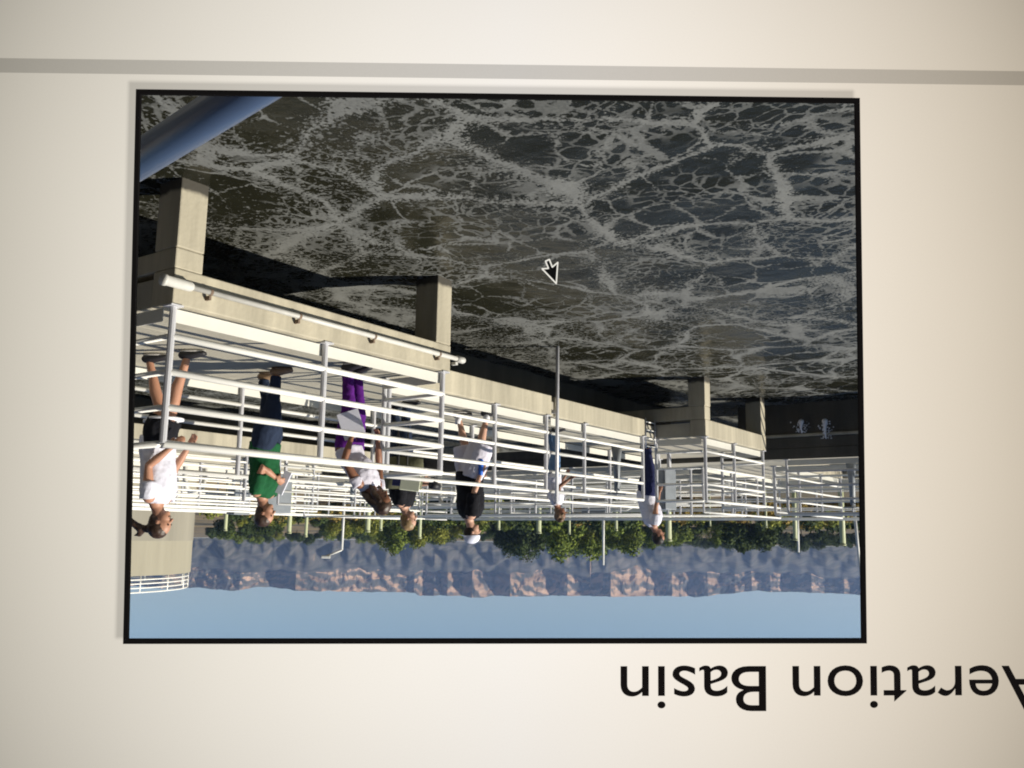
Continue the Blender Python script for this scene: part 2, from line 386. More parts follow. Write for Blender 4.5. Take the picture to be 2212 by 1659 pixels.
railing('white railing behind the visitors, on the back edge of their walkway', (8.66, 4.6), (8.66, 18.0), span(13.4, 2.2))
railing('front railing of the second walkway, left of its gap', (15.56, 12.5), (15.56, -5.5), span(16.1, 2.2))
railing('front railing of the second walkway, beyond its gap', (15.56, 13.4), (15.56, 18.1), span(4.7, 2.3))
railing('back railing of the second walkway', (17.24, -5.5), (17.24, 18.1), span(23.6, 2.2))
railing('front railing of the outermost walkway', (22.08, -5.5), (22.08, 27.3), span(32.8, 2.3))
railing('back railing of the outermost walkway, against the trees', (23.6, -5.5), (23.6, 27.3), span(32.8, 2.3))
railing('shaded railing along the top of the end wall, above the falling water', (-8.0, 18.2), (5.95, 18.2), span(13.95, 2.3), 0.1, rm='post')  # rails take the grey post colour to stand in for shade
railing('front railing of the crossing walkway, to the side of the far pillared bay', (8.8, 18.2), (15.4, 18.2), span(6.6, 2.2), 0.1)
railing('back railing of the crossing walkway', (-8.0, 19.95), (6.8, 19.95), span(14.8, 2.2), 0.08)
railing('back railing of the crossing walkway behind the visitors', (8.8, 19.95), (21.9, 19.95), span(13.1, 2.2), 0.08)
railing('sun-side railing of the short walkway in the back basins', (6.9, 20.2), (6.9, 25.6), span(5.4, 1.8))
railing('far-side railing of the short walkway in the back basins', (8.6, 20.2), (8.6, 25.6), span(5.4, 1.8))
railing('front railing of the farthest crossing walkway', (-8, 25.85), (21.9, 25.85), span(29.9, 2.3))
railing('back railing of the farthest crossing walkway, with dry grass behind it', (-8, 27.4), (21.9, 27.4), span(29.9, 2.3))
railing('inner railing of a platform in the back basins', (1.2, 22.4), (4.6, 22.4), span(3.4, 1.7))
railing('side railing of a platform in the back basins', (4.6, 22.4), (4.6, 25.6), span(3.2, 1.6))

walkway('narrow concrete walkway between the second and the outermost walkways', [('deck', (19.2, 20.2, -6, 18.14, -0.2, -0.004), 'deck')])
railing('front railing of the narrow walkway between the outer two', (19.25, -5.5), (19.25, 18.0), span(23.5, 1.9))
railing('back railing of the narrow walkway between the outer two', (20.15, -5.5), (20.15, 18.0), span(23.5, 1.9))
walkway('narrow concrete walkway across the middle of the back basins', [('deck', (8.72, 21.98, 22.6, 23.5, -0.2, -0.004), 'deck')])
railing('front railing of the narrow walkway across the back basins', (8.8, 22.65), (21.9, 22.65), span(13.1, 1.9))
railing('back railing of the narrow walkway across the back basins', (8.8, 23.45), (21.9, 23.45), span(13.1, 1.9))
walkway('concrete walkway in the back basins, past the second walkway', [('deck', (14.0, 15.2, 20.02, 22.58, -0.2, -0.004), 'deck')])
railing('sun-side railing of the stub walkway in the back basins', (14.05, 20.1), (14.05, 22.5), span(2.4, 1.2))
railing('side railing of a back basin platform, behind the falling water', (1.2, 22.4), (1.2, 25.6), span(3.2, 1.6))
# the thin tall pole standing in the water against the walkway edge
t = thing('pole', 'tall thin grey pole standing in the water against the walkway edge', 'pole', (6.90, 11.0, WZ))
pipeo('shaft', (0, 0, -0.4), (0, 0, 2.28), 0.026, M['post'], t)
boxo('bracket', (0.0, 0.12, -0.02, 0.02, 0.93, 0.98), M['post'], t)
boxo('bracket', (0.0, 0.12, -0.02, 0.02, 1.85, 1.90), M['post'], t)

# white pipe along the first bay
t = thing('water_pipe', 'white plastic pipe clamped along the concrete face of the first bay', 'pipe', (5.995, 3.94, -0.15))
pipeo('pipe', (0, 0.1, 0), (0, 3.62, 0), 0.024, M['pvc'], t, 16)
bm = bmesh.new(); loft(bm, [(0, -0.02, 0), (0, 0.01, 0), (0, 0.012, 0), (0, 0.23, 0), (0, 0.25, 0)], [0.046, 0.046, 0.040, 0.040, 0.03], n=16, caps=False); bm_obj('end_coupling', bm, M['pvc'], t, True)
bm = bmesh.new(); loft(bm, [(0, 3.58, 0), (0, 3.68, 0), (0, 3.70, 0)], [0.037, 0.037, 0.03], n=16, caps=False); bm_obj('end_cap', bm, M['pvc'], t, True)
boxo('bracket_arm', (0.0, 0.06, 3.56, 3.60, 0.036, 0.066), M['pvc'], t)
for y in (0.42, 1.35, 2.3, 3.28):
    bm = bmesh.new(); pipe(bm, V((0, y-0.012, 0)), V((0, y+0.012, 0)), 0.027, 14)
    box(bm, 0.0, 0.055, y-0.010, y+0.010, 0.028, 0.062); bm_obj('clamp', bm, M['rust'], t)
# small grated gate at the end of the set-back stretch
t = thing('ladder', 'small white ladder between the set-back walkway and the far bay', 'ladder', (6.98, 13.98, -0.32))
for y in (0.0, 0.36): pipeo('side_rail', (0, y, 0), (0, y, 0.52), 0.014, M['post'], t, 8)
for z in (0.06, 0.2, 0.34, 0.48): pipeo('rung', (0, 0.0, z), (0, 0.36, z), 0.012, M['rail'], t, 8)

# near handrail, its shade painted in as blue
t = thing('handrail', 'handrail coloured blue for shade, close to the viewer, crossing the corner of the picture', 'handrail', (0.2, 0.633, 0))
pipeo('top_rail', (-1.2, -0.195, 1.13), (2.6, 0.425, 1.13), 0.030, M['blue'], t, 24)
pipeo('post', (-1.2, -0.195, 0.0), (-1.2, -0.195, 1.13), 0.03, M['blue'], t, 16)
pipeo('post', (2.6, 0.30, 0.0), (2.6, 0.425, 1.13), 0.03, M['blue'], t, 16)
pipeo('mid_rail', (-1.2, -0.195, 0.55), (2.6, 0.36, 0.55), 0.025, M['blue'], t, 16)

# falling water at the end wall
def splash(loc, h, label, seed):
    random.seed(seed); bm = bmesh.new()
    loft(bm, [(loc[0], loc[1], loc[2]+h), (loc[0]+.012, loc[1]-.02, loc[2]+h*.6), (loc[0]+.004, loc[1]-.03, loc[2]+h*.3), (loc[0], loc[1]-.03, loc[2])], [.012, .022, .035, .06], n=8)
    for k in range(70):
        z = random.random()**0.8*h; s = 0.035 + 0.05*(1-z/h)
        ball(bm, (loc[0]+random.gauss(0, s*1.3), loc[1]+random.gauss(0, 0.03), loc[2]+z), random.uniform(0.005, 0.016), u=6, v=4)
    o = bm_obj('water_spray', bm, M['sock'], None, True); tag(o, label, 'water spray', kind='stuff')
splash((5.55, 18.0, -0.62), 0.22, 'white spray of falling water nearest the far pillars', 3)
splash((5.08, 17.98, -0.60), 0.34, 'thin tall streak of falling water at the end wall', 5)

# ------------------------------------------------------------------ concrete tank with railing on top (70 m off)
TK = 67.0
def pol(az, d, z=0): return V((d*sin(R(az)), d*cos(R(az)), z))
TR_, TD = 11.0, 75.0
tc_ = pol(53.98 + math.degrees(math.asin(TR_/TD)), TD)
t = thing('concrete_tank', 'big round concrete tank behind the woman with the ponytail', 'tank', (*tc_[:2], -2.2))
def ringmesh(r0, z0, z1, n=96):
    bm = bmesh.new(); a = [bm.verts.new((r0*cos(2*pi*k/n), r0*sin(2*pi*k/n), z0)) for k in range(n)]; b = [bm.verts.new((r0*cos(2*pi*k/n), r0*sin(2*pi*k/n), z1)) for k in range(n)]
    for k in range(n): bm.faces.new((a[k], a[(k+1) % n], b[(k+1) % n], b[k]))
    bm.faces.new(b); return bm
TH = 1.75 + 74*math.tan(R(2.18)) + 2.2
bm_obj('wall', ringmesh(TR_, 0, TH), M['tank'], t)
bm_obj('darker_band', ringmesh(TR_+0.03, 2.3, 4.45), mat('darker_tank_concrete', (0.25, 0.235, 0.19), 0.9, 0.14, 0.5, streak=True), t)  # band a little darker than the tank wall
rt = thing('railing', 'white railing on top of the big round concrete tank', 'railing', (*tc_[:2], -2.2+TH))
for k, z in enumerate((0.25, 0.52, 0.80, 1.09)):
    bm = bmesh.new(); n_ = 96; rr_ = TR_-0.15
    for q in range(n_): pipe(bm, V((rr_*cos(2*pi*q/n_), rr_*sin(2*pi*q/n_), z)), V((rr_*cos(2*pi*(q+1)/n_), rr_*sin(2*pi*(q+1)/n_), z)), 0.045, 6)
    bm_obj('top_rail' if k == 3 else 'rail', bm, M['rail'], rt)
for q in range(24): pipeo('post', (rr_*cos(2*pi*(q+.3)/24), rr_*sin(2*pi*(q+.3)/24), 0.002), (rr_*cos(2*pi*(q+.3)/24), rr_*sin(2*pi*(q+.3)/24), 1.09), 0.05, M['rail'], rt, 6)
# ------------------------------------------------------------------ lamp posts and pale green posts
def lamp_post(az, d, elev, arm, label, lean=0.0):
    top = 1.75 + d*math.tan(R(elev)); t = thing('lamp_post', label, 'lamp post', (*pol(az, d)[:2], -2.2), -R(az))
    h = top + 2.2
    bm = bmesh.new(); loft(bm, [(0, 0, 0), (lean, 0, h)], [0.012*d*0.1+0.05, 0.045+d*0.0004], n=10, caps=False); bm_obj('pole', bm, M['lamp'], t, True)
    if arm:
        pipeo('arm', (lean, 0, h), (lean+arm, 0, h+0.42*abs(arm)), 0.06, M['lamp'], t)
        boxo('lamp_head', (lean+arm-0.32, lean+arm+0.28, -0.18, 0.18, h+0.42*abs(arm)-0.06, h+0.42*abs(arm)+0.12), M['lamp'], t, 0.04)
    return t
lamp_post(45.3, 62, 0.84, 1.05, 'white lamp post with a bent arm and lamp, behind the green shirt')
lamp_post(29.2, 62, 1.55, 0, 'tallest straight white pole, over the middle of the trees')
lamp_post(17.6, 70, 0.58, 0, 'slim white pole beside the dark bushy tree')
lamp_post(14.5, 60, 1.72, 0, 'leaning white pole at the edge of the picture', lean=-0.3)
GL = ['pale green steel post just behind the bent-arm lamp post', 'slimmer pale green post, second from the bent-arm lamp post', 'pale green steel post between the sandy-haired person and the white cap', 'pale green post beyond the green shirt, nearer the tank', 'thin pale green post between the green shirt and the lamp post',
      'pale green post between the white cap and the curly-haired person', 'thick pale green post just beyond the curly-haired person', 'thin short pale green post to the far side of the curly head', 'short pale green post between the tallest pole and the farthest walker', 'thick tall pale green post right beside the farthest walker',
      'very short thin post above the far pillared bay', 'very short thin post below the big dark bushy tree', 'pale green post standing in front of the slim white pole', 'thick pale green post near the picture edge', 'pale green post beside the round tank']
gp = [(43.8, -0.25, 0.11), (43.0, -0.35, 0.08), (40.6, 0.1, 0.09), (48.5, -0.1, 0.10), (47.5, 0.1, 0.07), (35.7, -0.5, 0.08), (33.2, -0.32, 0.13),
      (31.3, -0.3, 0.06), (28.4, -0.55, 0.07), (25.2, 0.05, 0.13), (22.7, -0.9, 0.05), (19.4, -0.85, 0.05), (17.75, -0.1, 0.10), (15.1, 0.15, 0.12), (52.2, -0.2, 0.09)]
for k, (az, el, r) in enumerate(gp):
    d = 42 + (k*7 % 9); h = 1.75 + d*math.tan(R(el)) + 2.2
    t = thing('green_post', GL[k], 'post', (*pol(az, d)[:2], -2.2), 0, 'pale green posts in front of the trees')
    bm = bmesh.new(); loft(bm, [(0, 0, 0), (0, 0, h-0.06)], [r, r], n=10, caps=False); bm_obj('shaft', bm, M['gpost'], t, True)
    bm = bmesh.new(); loft(bm, [(0, 0, h-0.058), (0, 0, h)], [r*1.25, r*1.1], n=10, caps=False); bm_obj('cap', bm, M['gpost'], t, True)

# ------------------------------------------------------------------ plant equipment on the far walkways
def cabinet(p, w_, h, rz, label, m='grey'):
    t = thing('control_cabinet', label, 'cabinet', p, rz)
    boxo('housing', (-w_/2, w_/2, -0.18, 0.18, 0.35, 0.35+h), M[m], t, 0.015)
    boxo('door', (-w_/2+0.04, w_/2-0.04, -0.197, -0.182, 0.4, 0.3+h), M[m], t, 0.004)
    for s in (-1, 1): boxo('leg', (s*w_/2*0.8-0.03, s*w_/2*0.8+0.03, -0.03, 0.03, 0, 0.349), M['post'], t)
    boxo('handle', (w_/2-0.12, w_/2-0.09, -0.22, -0.199, 0.35+h*0.4, 0.35+h*0.55), M['black'], t)
cabinet((16.6, 14.2, 0), 0.7, 0.9, pi/2, 'grey control cabinet on the second walkway, beside the jeans of the green shirt')
cabinet((7.9, 16.6, 0), 0.34, 0.8, 0.2, 'dark grey cabinet on the deck of the far pillared bay')
cabinet((15.2, 26.7, 0), 0.9, 0.7, 0, 'low grey cabinet on the farthest walkway, behind the white shirts')
cabinet((22.9, 18.2, 0), 0.6, 0.8, pi/2, 'grey cabinet on the outermost walkway, near the trees')
def valve(p, h, label):
    t = thing('valve_stand', label, 'valve', p)
    bm = bmesh.new(); loft(bm, [(0, 0, 0), (0, 0, 0.3), (0, 0, h)], [0.11, 0.07, 0.05], n=10, caps=False); bm_obj('pedestal', bm, M['grey'], t, True)
    bm = bmesh.new(); N_ = 20; pts = [V((0.17*cos(2*pi*k/N_), 0.17*sin(2*pi*k/N_), h+0.05)) for k in range(N_+1)]
    for a, b in zip(pts, pts[1:]): pipe(bm, a, b, 0.014, 6)
    for k in range(3): pipe(bm, V((0, 0, h+0.05)), V((0.17*cos(2*pi*k/3), 0.17*sin(2*pi*k/3), h+0.05)), 0.012, 6)
    bm_obj('handwheel', bm, M['grey'], t)
    pipeo('stem', (0, 0, h), (0, 0, h+0.16), 0.014, M['post'], t, 8)
for p, h, l in [((16.3, 9.2, 0), 0.95, 'valve with handwheel on the second walkway, seen past the green shirt'),
                ((16.2, 16.3, 0), 0.9, 'valve with handwheel at the far end of the second walkway'),
                ((8.2, 15.2, 0), 0.85, 'valve with handwheel on the visitors\' walkway, beyond the man in navy trousers'),
                ((12.0, 19.3, 0.08), 0.9, 'valve with handwheel on the crossing walkway'),
                ((5.0, 19.4, 0.08), 0.9, 'valve with handwheel on the walkway above the falling water'),
                ((2.8, 26.5, 0), 1.0, 'valve with handwheel on the farthest walkway, above the falling water'),
                ((22.7, 21.0, 0), 1.0, 'valve with handwheel on the outermost walkway')]: valve(p, h, l)
def hoop(p, w_, h, rz, label, r=0.045, m='pvc'):
    t = thing('pipe_hoop', label, 'pipe', p, rz)
    pts = [V((-w_/2, 0, 0)), V((-w_/2, 0, h*0.75)), V((-w_/2*0.8, 0, h*0.93)), V((-w_/2*0.4, 0, h)), V((w_/2*0.4, 0, h)), V((w_/2*0.8, 0, h*0.93)), V((w_/2, 0, h*0.75)), V((w_/2, 0, 0))]
    bm = bmesh.new(); loft(bm, pts, [r]*8, side=V((0, 1, 0)), n=10, caps=False); bm_obj('bent_pipe', bm, M[m], t, True)
    for s in (-1, 1):
        bm = bmesh.new(); pipe(bm, V((s*w_/2, 0, 0.0)), V((s*w_/2, 0, 0.05)), r*1.8, 12); bm_obj('flange', bm, M['post'], t)
hoop((3.9, 20.9, -0.2), 0.5, 1.0, 0, 'white bent pipe behind the end wall, nearest the falling water', 0.05)
hoop((3.3, 21.0, -0.2), 0.35, 0.85, 0.1, 'smaller white bent pipe behind the end wall')
hoop((16.9, 20.9, -0.3), 0.8, 1.1, 0.3, 'white bent pipe in the back basins, behind the second walkway', 0.06)
hoop((12.8, 24.0, -0.3), 0.9, 1.15, 0.0, 'wide white bent pipe in the middle of the back basins', 0.06)
hoop((10.6, 22.0, -0.3), 0.7, 1.0, 0.0, 'white bent pipe beyond the far pillared bay', 0.05)
hoop((19.9, 14.4, -0.9), 0.9, 1.6, 1.2, 'white bent pipe standing between the two outer walkways', 0.06)
def platform(p, sx, sy, label):
    t = thing('concrete_box', label, 'chamber', p)
    boxo('chamber', (-sx/2, sx/2, -sy/2, sy/2, 0, 0.9), M['conc'], t, 0.02)
    boxo('hatch', (-sx/3, sx/3, -sy/3, sy/3, 0.902, 0.95), M['kick'], t, 0.01)
platform((12.3, 22.6, -1.2), 2.2, 1.6, 'concrete chamber with metal hatch in the middle of the back basins')
platform((18.6, 23.2, -1.2), 2.4, 2.0, 'concrete chamber with metal hatch near the outermost walkway')
platform((3.0, 23.6, -0.9), 2.8, 1.8, 'concrete chamber with metal hatch behind the end wall')
# small dark fitting clamped on the railing by the man in the white cap
t = thing('spotlight', 'small dark spotlight clamped to the top rail between the bag and the white cap', 'spotlight', (7.0, 8.40, 1.10))
bm = bmesh.new(); loft(bm, [(0, -0.04, 0.03), (0, 0.09, 0.05)], [0.055, 0.038], n=14, caps=False); bm_obj('housing', bm, M['black'], t, True)
boxo('clamp', (-0.03, 0.03, -0.03, 0.03, -0.06, 0.0), M['black'], t)
bm = bmesh.new(); loft(bm, [(0, 0.0, 0.0), (0.03, -0.09, -0.03)], [0.02, 0.02], n=8); bm_obj('knob', bm, M['black'], t, True)

# ------------------------------------------------------------------ trees
def crown_mesh(name, seed, n_leaf, rx, rz, ls, m):
    random.seed(seed); bm = bmesh.new()
    lobes = [(V((random.gauss(0, rx*0.42), random.gauss(0, rx*0.42), rz*random.uniform(0.25, 1.5))), rx*random.uniform(0.28, 0.55)) for _ in range(11)]
    for k in range(n_leaf):
        c, r = random.choice(lobes)
        d = V((random.gauss(0, 1), random.gauss(0, 1), random.gauss(0, 1))).normalized()
        p = c + d*r*random.uniform(0.55, 1.08)
        if p.z < 0.1*rz: p.z = 0.1*rz + random.random()*0.3
        a = V((random.gauss(0, 1), random.gauss(0, 1), random.gauss(0, 1))).normalized(); b = a.cross(d + V((0.01, 0.02, 0.03))).normalized()
        s = ls*random.uniform(0.6, 1.3)
        bm.faces.new([bm.verts.new(p + a*s), bm.verts.new(p + b*s*0.7), bm.verts.new(p - a*s), bm.verts.new(p - b*s*0.7)])
    me = bpy.data.meshes.new(name); bm.to_mesh(me); bm.free(); me.materials.append(m); return me
def trunk_mesh(h, r, seed):
    random.seed(seed); bm = bmesh.new()
    loft(bm, [(0, 0, 0), (0.05*h, 0, h*0.4), (0.02*h, 0.04*h, h)], [r, r*0.75, r*0.4], n=8, caps=False)
    for k in range(5):
        a = random.random()*6.28; loft(bm, [(0.03*h, 0, h*0.5), (0.45*h*cos(a), 0.45*h*sin(a), h*1.15)], [r*0.4, r*0.15], n=6, caps=False)
    me = bpy.data.meshes.new('trunk'); bm.to_mesh(me); bm.free(); me.materials.append(M['bark']); return me
CR = [crown_mesh('crown', 11+i, 4200, 3.4, 2.5, 0.20, M[('leaf0', 'leaf1', 'leaf2', 'leaf0')[i % 4]]) for i in range(6)]
SH = [crown_mesh('foliage', 41+i, 1100, 1.7, 0.75, 0.17, M[('leaf2', 'leaf3', 'leaf1', 'leaf0')[i % 4]]) for i in range(4)]
TR = [trunk_mesh(2.6, 0.22, 3), trunk_mesh(2.2, 0.18, 8)]
random.seed(21)
MARKS = [(12.5, 'at the picture edge'), (14.4, 'near the leaning white pole'), (17.6, 'near the slim white pole'), (20.4, 'by the big dark bushy tree'), (23.0, 'beyond the far pillared bay'), (26.1, 'past the farthest walker'),
         (29.2, 'behind the tallest white pole'), (32.2, 'past the curly-haired person'), (34.7, 'between the curly-haired person and the white cap'), (37.1, 'past the man in the white cap'),
         (39.8, 'between the white cap and the sandy-haired person'), (42.4, 'past the sandy-haired person'), (45.3, 'beside the bent-arm lamp post'), (47.8, 'between the green shirt and the lamp post'), (50.0, 'past the person in green'), (53.0, 'beside the round tank')]
def near(az): return min(MARKS, key=lambda q: abs(q[0]-az))[1]
TK = ['bushy green tree', 'dark green tree', 'yellow-green tree', 'bushy green tree']
def tree(az, d, s, ci, label=None, sz=1.0):
    kind_ = TK[ci % 4]
    lab = label or '%s%s in the %s row, %s' % ('tall ' if s > 1.0 and d < 230 else ('small ' if s < 0.7 else ''), kind_, 'back' if d > 230 else 'front', near(az))
    t = thing('tree', lab, 'tree', (*pol(az, d)[:2], -2.35 + max(0, d-230)*0.011), random.random()*6.28, None if label else lab)
    tr = link('trunk', TR[ci % 2], t); c = link('crown', CR[ci], t); c.location = (0, 0, 1.2)
    t.scale = (s, s, s*sz)
az = 22.0
while az < 52.8:
    d = random.uniform(165, 215); dense = 24 < az < 45.5
    s = random.choice([0.5, 0.68, 0.85, 1.15])*random.uniform(0.9, 1.1)*(1.15 if 26 < az < 35 else 1.0)*(0.66 if az > 45.5 else 1.0)*(0.66 if az < 25 else 1.0)
    tree(az, d, s, random.choice([0, 0, 2, 3, 1, 4, 5]) if az < 45 else random.choice([1, 2, 5]))
    az += random.uniform(0.28, 0.62) if dense else random.uniform(0.5, 1.1)
az = 12.5
while az < 53.3:
    tree(az, random.uniform(290, 420), random.uniform(0.75, 1.15), random.choice([1, 5, 1, 0, 2]) if az > 40 else random.choice([1, 5, 1]), sz=0.9); az += random.uniform(0.4, 0.75)
tree(31.4, 150, 1.28, 0, 'tallest bright green tree, in the middle of the tree line')
tree(20.5, 140, 1.12, 1, 'big dark bushy tree standing apart on the dry grass', 0.95)
tree(19.6, 138, 0.85, 5, 'dark tree touching the big dark bushy tree')
az = 12.6
while az < 22: 
    tree(az, random.uniform(240, 300), random.uniform(0.65, 1.0), random.choice([1, 5, 1])); az += random.uniform(0.45, 0.9)
SL = ['yellow-green shrub', 'dry golden shrub', 'dark green shrub', 'leafy green shrub']
for k in range(240):
    az = random.uniform(12.8, 53.5); d = random.uniform(85, 165); i = random.choice([0, 1, 1, 2, 1, 1]) if az < 27 or az > 43 else random.choice([0, 2, 3, 1, 2])
    lab = '%s %s, %s' % (SL[i], 'nearer' if d < 125 else 'farther off', near(az))
    t = thing('shrub', lab, 'shrub', (*pol(az, d)[:2], -2.2), random.random()*6.28, lab)
    c = link('foliage', SH[i], t); s = random.uniform(0.6, 1.25)*(1.2 if i != 1 else 0.9); t.scale = (s, s, s*random.uniform(0.8, 1.2))

# ------------------------------------------------------------------ mesas
LIT = [(430,0),(537,1),(600,0),(655,1),(890,0),(905,1),(926,0),(948,1),(962,0),(975,1),(1006,0),(1028,1),(1075,0),(1108,1),(1190,0),(1229,1),(1257,0),(1320,1),(1414,0),(1450,1),(1482,0),(1525,1),(1552,0),(1583,1),(1603,0),(1618,1),(1630,0),(1658,1),(1680,0),(1745,1),(1773,0),(1814,1),(1826,0),(1900,1),(1960,0),(2060,1),(2100,0)]
def mesa():
    NX = 1700; bm = bmesh.new()
    # plan of the cliff line: runs turned to the left catch the sun, runs turned to the right are in shade
    seg = sorted([(35 - math.degrees(math.atan((x-1106)/1960)), l) for x, l in LIT]); knots = [(0.0, 2500.0)]; Rc = 2500.0
    bounds = [q[0] for q in seg]; state = [q[1] for q in seg]      # state[i] holds for azimuths just below bounds[i]
    prev = 0.0
    for q, l in seg:
        wdt = q - prev
        if l:                                     # lit: wall comes nearer with azimuth
            d_ = -min(150, 40*wdt); Rc += d_
        else:
            rise = min(130, max(20*wdt, (2580-Rc)*0.8)); Rc += rise
        knots.append((q, Rc)); prev = q
    while prev < 67:
        prev += 1.5; Rc += 90 if Rc < 2500 else -75; knots.append((prev, Rc))
    def plan(a):
        for (a0, r0), (a1, r1) in zip(knots, knots[1:]):
            if a0 <= a <= a1: return r0 + (r1-r0)*(a-a0)/max(1e-6, a1-a0)
        return Rc
    tops = [(0, 3.0), (8, 3.05), (14.1, 3.10), (17, 3.05), (20, 3.02), (23.7, 3.50), (27, 3.45), (31, 3.5), (36, 3.6), (40.5, 3.66), (40.8, 3.45), (43, 3.42), (46, 3.28), (50, 3.1), (51.5, 3.3), (53.4, 3.2), (58, 3.05), (66, 2.9)]
    tops = [(a_, min(e_, 3.12) if a_ < 22 else e_) for a_, e_ in tops]
    def top(a):
        for (a0, e0), (a1, e1) in zip(tops, tops[1:]):
            if a0 <= a <= a1: return e0+(e1-e0)*(a-a0)/(a1-a0)
        return 3.0
    cols = []
    for i in range(NX+1):
        a = 3 + 63*i/NX
        n2 = noise.noise(V((a*2.7, 7.7, 0))); n3 = noise.noise(V((a*9.0, 1.2, 0)))
        Rr = plan(a) + 5*n2
        cl = (2.1 if a > 30 else 1.9) + 0.35*noise.noise(V((a*0.35, 9.1, 0))) + 0.22*noise.noise(V((a*1.2, 2, 0)))          # foot of the cliff (deg)
        tp = top(a) + 0.09*noise.noise(V((a*0.5, 5, 0))) + 0.05*noise.noise(V((a*1.6, 5, 0))) + 0.02*noise.noise(V((a*6, 5, 0)))
        foot = 8.0; col = []
        def P(rr_, zz_): return V((rr_*sin(R(a)), rr_*cos(R(a)), zz_))
        zt = 2500*math.tan(R(tp)); zc = 2500*math.tan(R(cl))
        for k in range(15):                       # talus with gullies
            f = k/14; gull = 150*(f*(1-f))*noise.noise(V((a*1.1, 4.4, f*1.2))) + 30*noise.noise(V((a*3.2, f*3, 1)))*(1-f*0.7)
            bulge = 200*noise.noise(V((a*0.7, f*1.5, 8)))*sin(pi*f)
            col.append(P(1560 + (Rr-60-1560)*f + gull + bulge*0.6, foot + (zc-foot)*(f**1.35) + 20*noise.noise(V((a*1.6, f*3, 2)))*sin(pi*f)))
        for k in range(1, 23):                    # cliff bands
            f = k/22; led = 18*noise.noise(V((a*1.5+f*1.3, f*2.4-a*0.5, 3))) + 6*noise.noise(V((a*4.1-f*2.0, f*4.3+a*1.1, 6))) + 1.5*noise.noise(V((a*11+f, f*9-a*3, 9)))
            col.append(P(Rr - 60 + 60*f*0.8 + led*sin(pi*f)**0.5, zc + (zt-zc)*f))
        col.append(P(Rr+200, zt+1)); col.append(P(Rr+1400, zt-60))
        cols.append([bm.verts.new(p) for p in col])
    for c0, c1 in zip(cols, cols[1:]):
        for k in range(len(c0)-1): bm.faces.new((c0[k], c1[k], c1[k+1], c0[k+1]))
    m = bpy.data.materials.new('mesa_rock'); m.use_nodes = True; n = m.node_tree; b = n.nodes['Principled BSDF']; L = n.links.new
    g = n.nodes.new('ShaderNodeNewGeometry'); s = n.nodes.new('ShaderNodeSeparateXYZ'); L(g.outputs['Normal'], s.inputs[0])
    st = n.nodes.new('ShaderNodeMapRange'); L(s.outputs[2], st.inputs[0]); st.inputs[1].default_value = 0.28; st.inputs[2].default_value = 0.55
    tc = n.nodes.new('ShaderNodeTexCoord'); mp = n.nodes.new('ShaderNodeMapping'); mp.inputs['Scale'].default_value = (0.006, 0.006, 0.045); L(tc.outputs['Object'], mp.inputs[0])
    nz = n.nodes.new('ShaderNodeTexNoise'); nz.inputs['Scale'].default_value = 1; nz.inputs['Detail'].default_value = 8; L(mp.outputs[0], nz.inputs[0])
    cr = n.nodes.new('ShaderNodeValToRGB'); L(nz.outputs[0], cr.inputs[0])
    cr.color_ramp.elements[0].position = 0.35; cr.color_ramp.elements[0].color = (0.19, 0.125, 0.085, 1)
    cr.color_ramp.elements[1].position = 0.65; cr.color_ramp.elements[1].color = (0.50, 0.33, 0.225, 1)
    mp2 = n.nodes.new('ShaderNodeMapping'); mp2.inputs['Scale'].default_value = (0.02, 0.02, 0.008); L(tc.outputs['Object'], mp2.inputs[0])
    n2 = n.nodes.new('ShaderNodeTexNoise'); n2.inputs['Scale'].default_value = 1; n2.inputs['Detail'].default_value = 7; L(mp2.outputs[0], n2.inputs[0])
    c2 = n.nodes.new('ShaderNodeValToRGB'); L(n2.outputs[0], c2.inputs[0])
    c2.color_ramp.elements[0].position = 0.35; c2.color_ramp.elements[0].color = (0.04, 0.045, 0.04, 1)
    c2.color_ramp.elements[1].position = 0.7; c2.color_ramp.elements[1].color = (0.125, 0.11, 0.095, 1)
    mx = n.nodes.new('ShaderNodeMix'); mx.data_type = 'RGBA'; L(st.outputs[0], mx.inputs[0]); L(cr.outputs[0], mx.inputs[6]); L(c2.outputs[0], mx.inputs[7])
    bpm = n.nodes.new('ShaderNodeBump'); bpm.inputs['Strength'].default_value = 0.9; bpm.inputs['Distance'].default_value = 14; mp3 = n.nodes.new('ShaderNodeMapping'); mp3.inputs['Scale'].default_value = (0.012, 0.012, 0.03); L(tc.outputs['Object'], mp3.inputs[0]); n4 = n.nodes.new('ShaderNodeTexNoise'); n4.inputs['Scale'].default_value = 1; n4.inputs['Detail'].default_value = 9; n4.inputs['Roughness'].default_value = 0.62; L(mp3.outputs[0], n4.inputs[0]); L(n4.outputs[0], bpm.inputs['Height']); L(bpm.outputs[0], b.inputs['Normal'])
    L(mx.outputs[2], b.inputs['Base Color']); b.inputs['Roughness'].default_value = 0.95; b.inputs['Specular IOR Level'].default_value = 0.1
    o = bm_obj('hills', bm, m); o['kind'] = 'structure'
mesa()

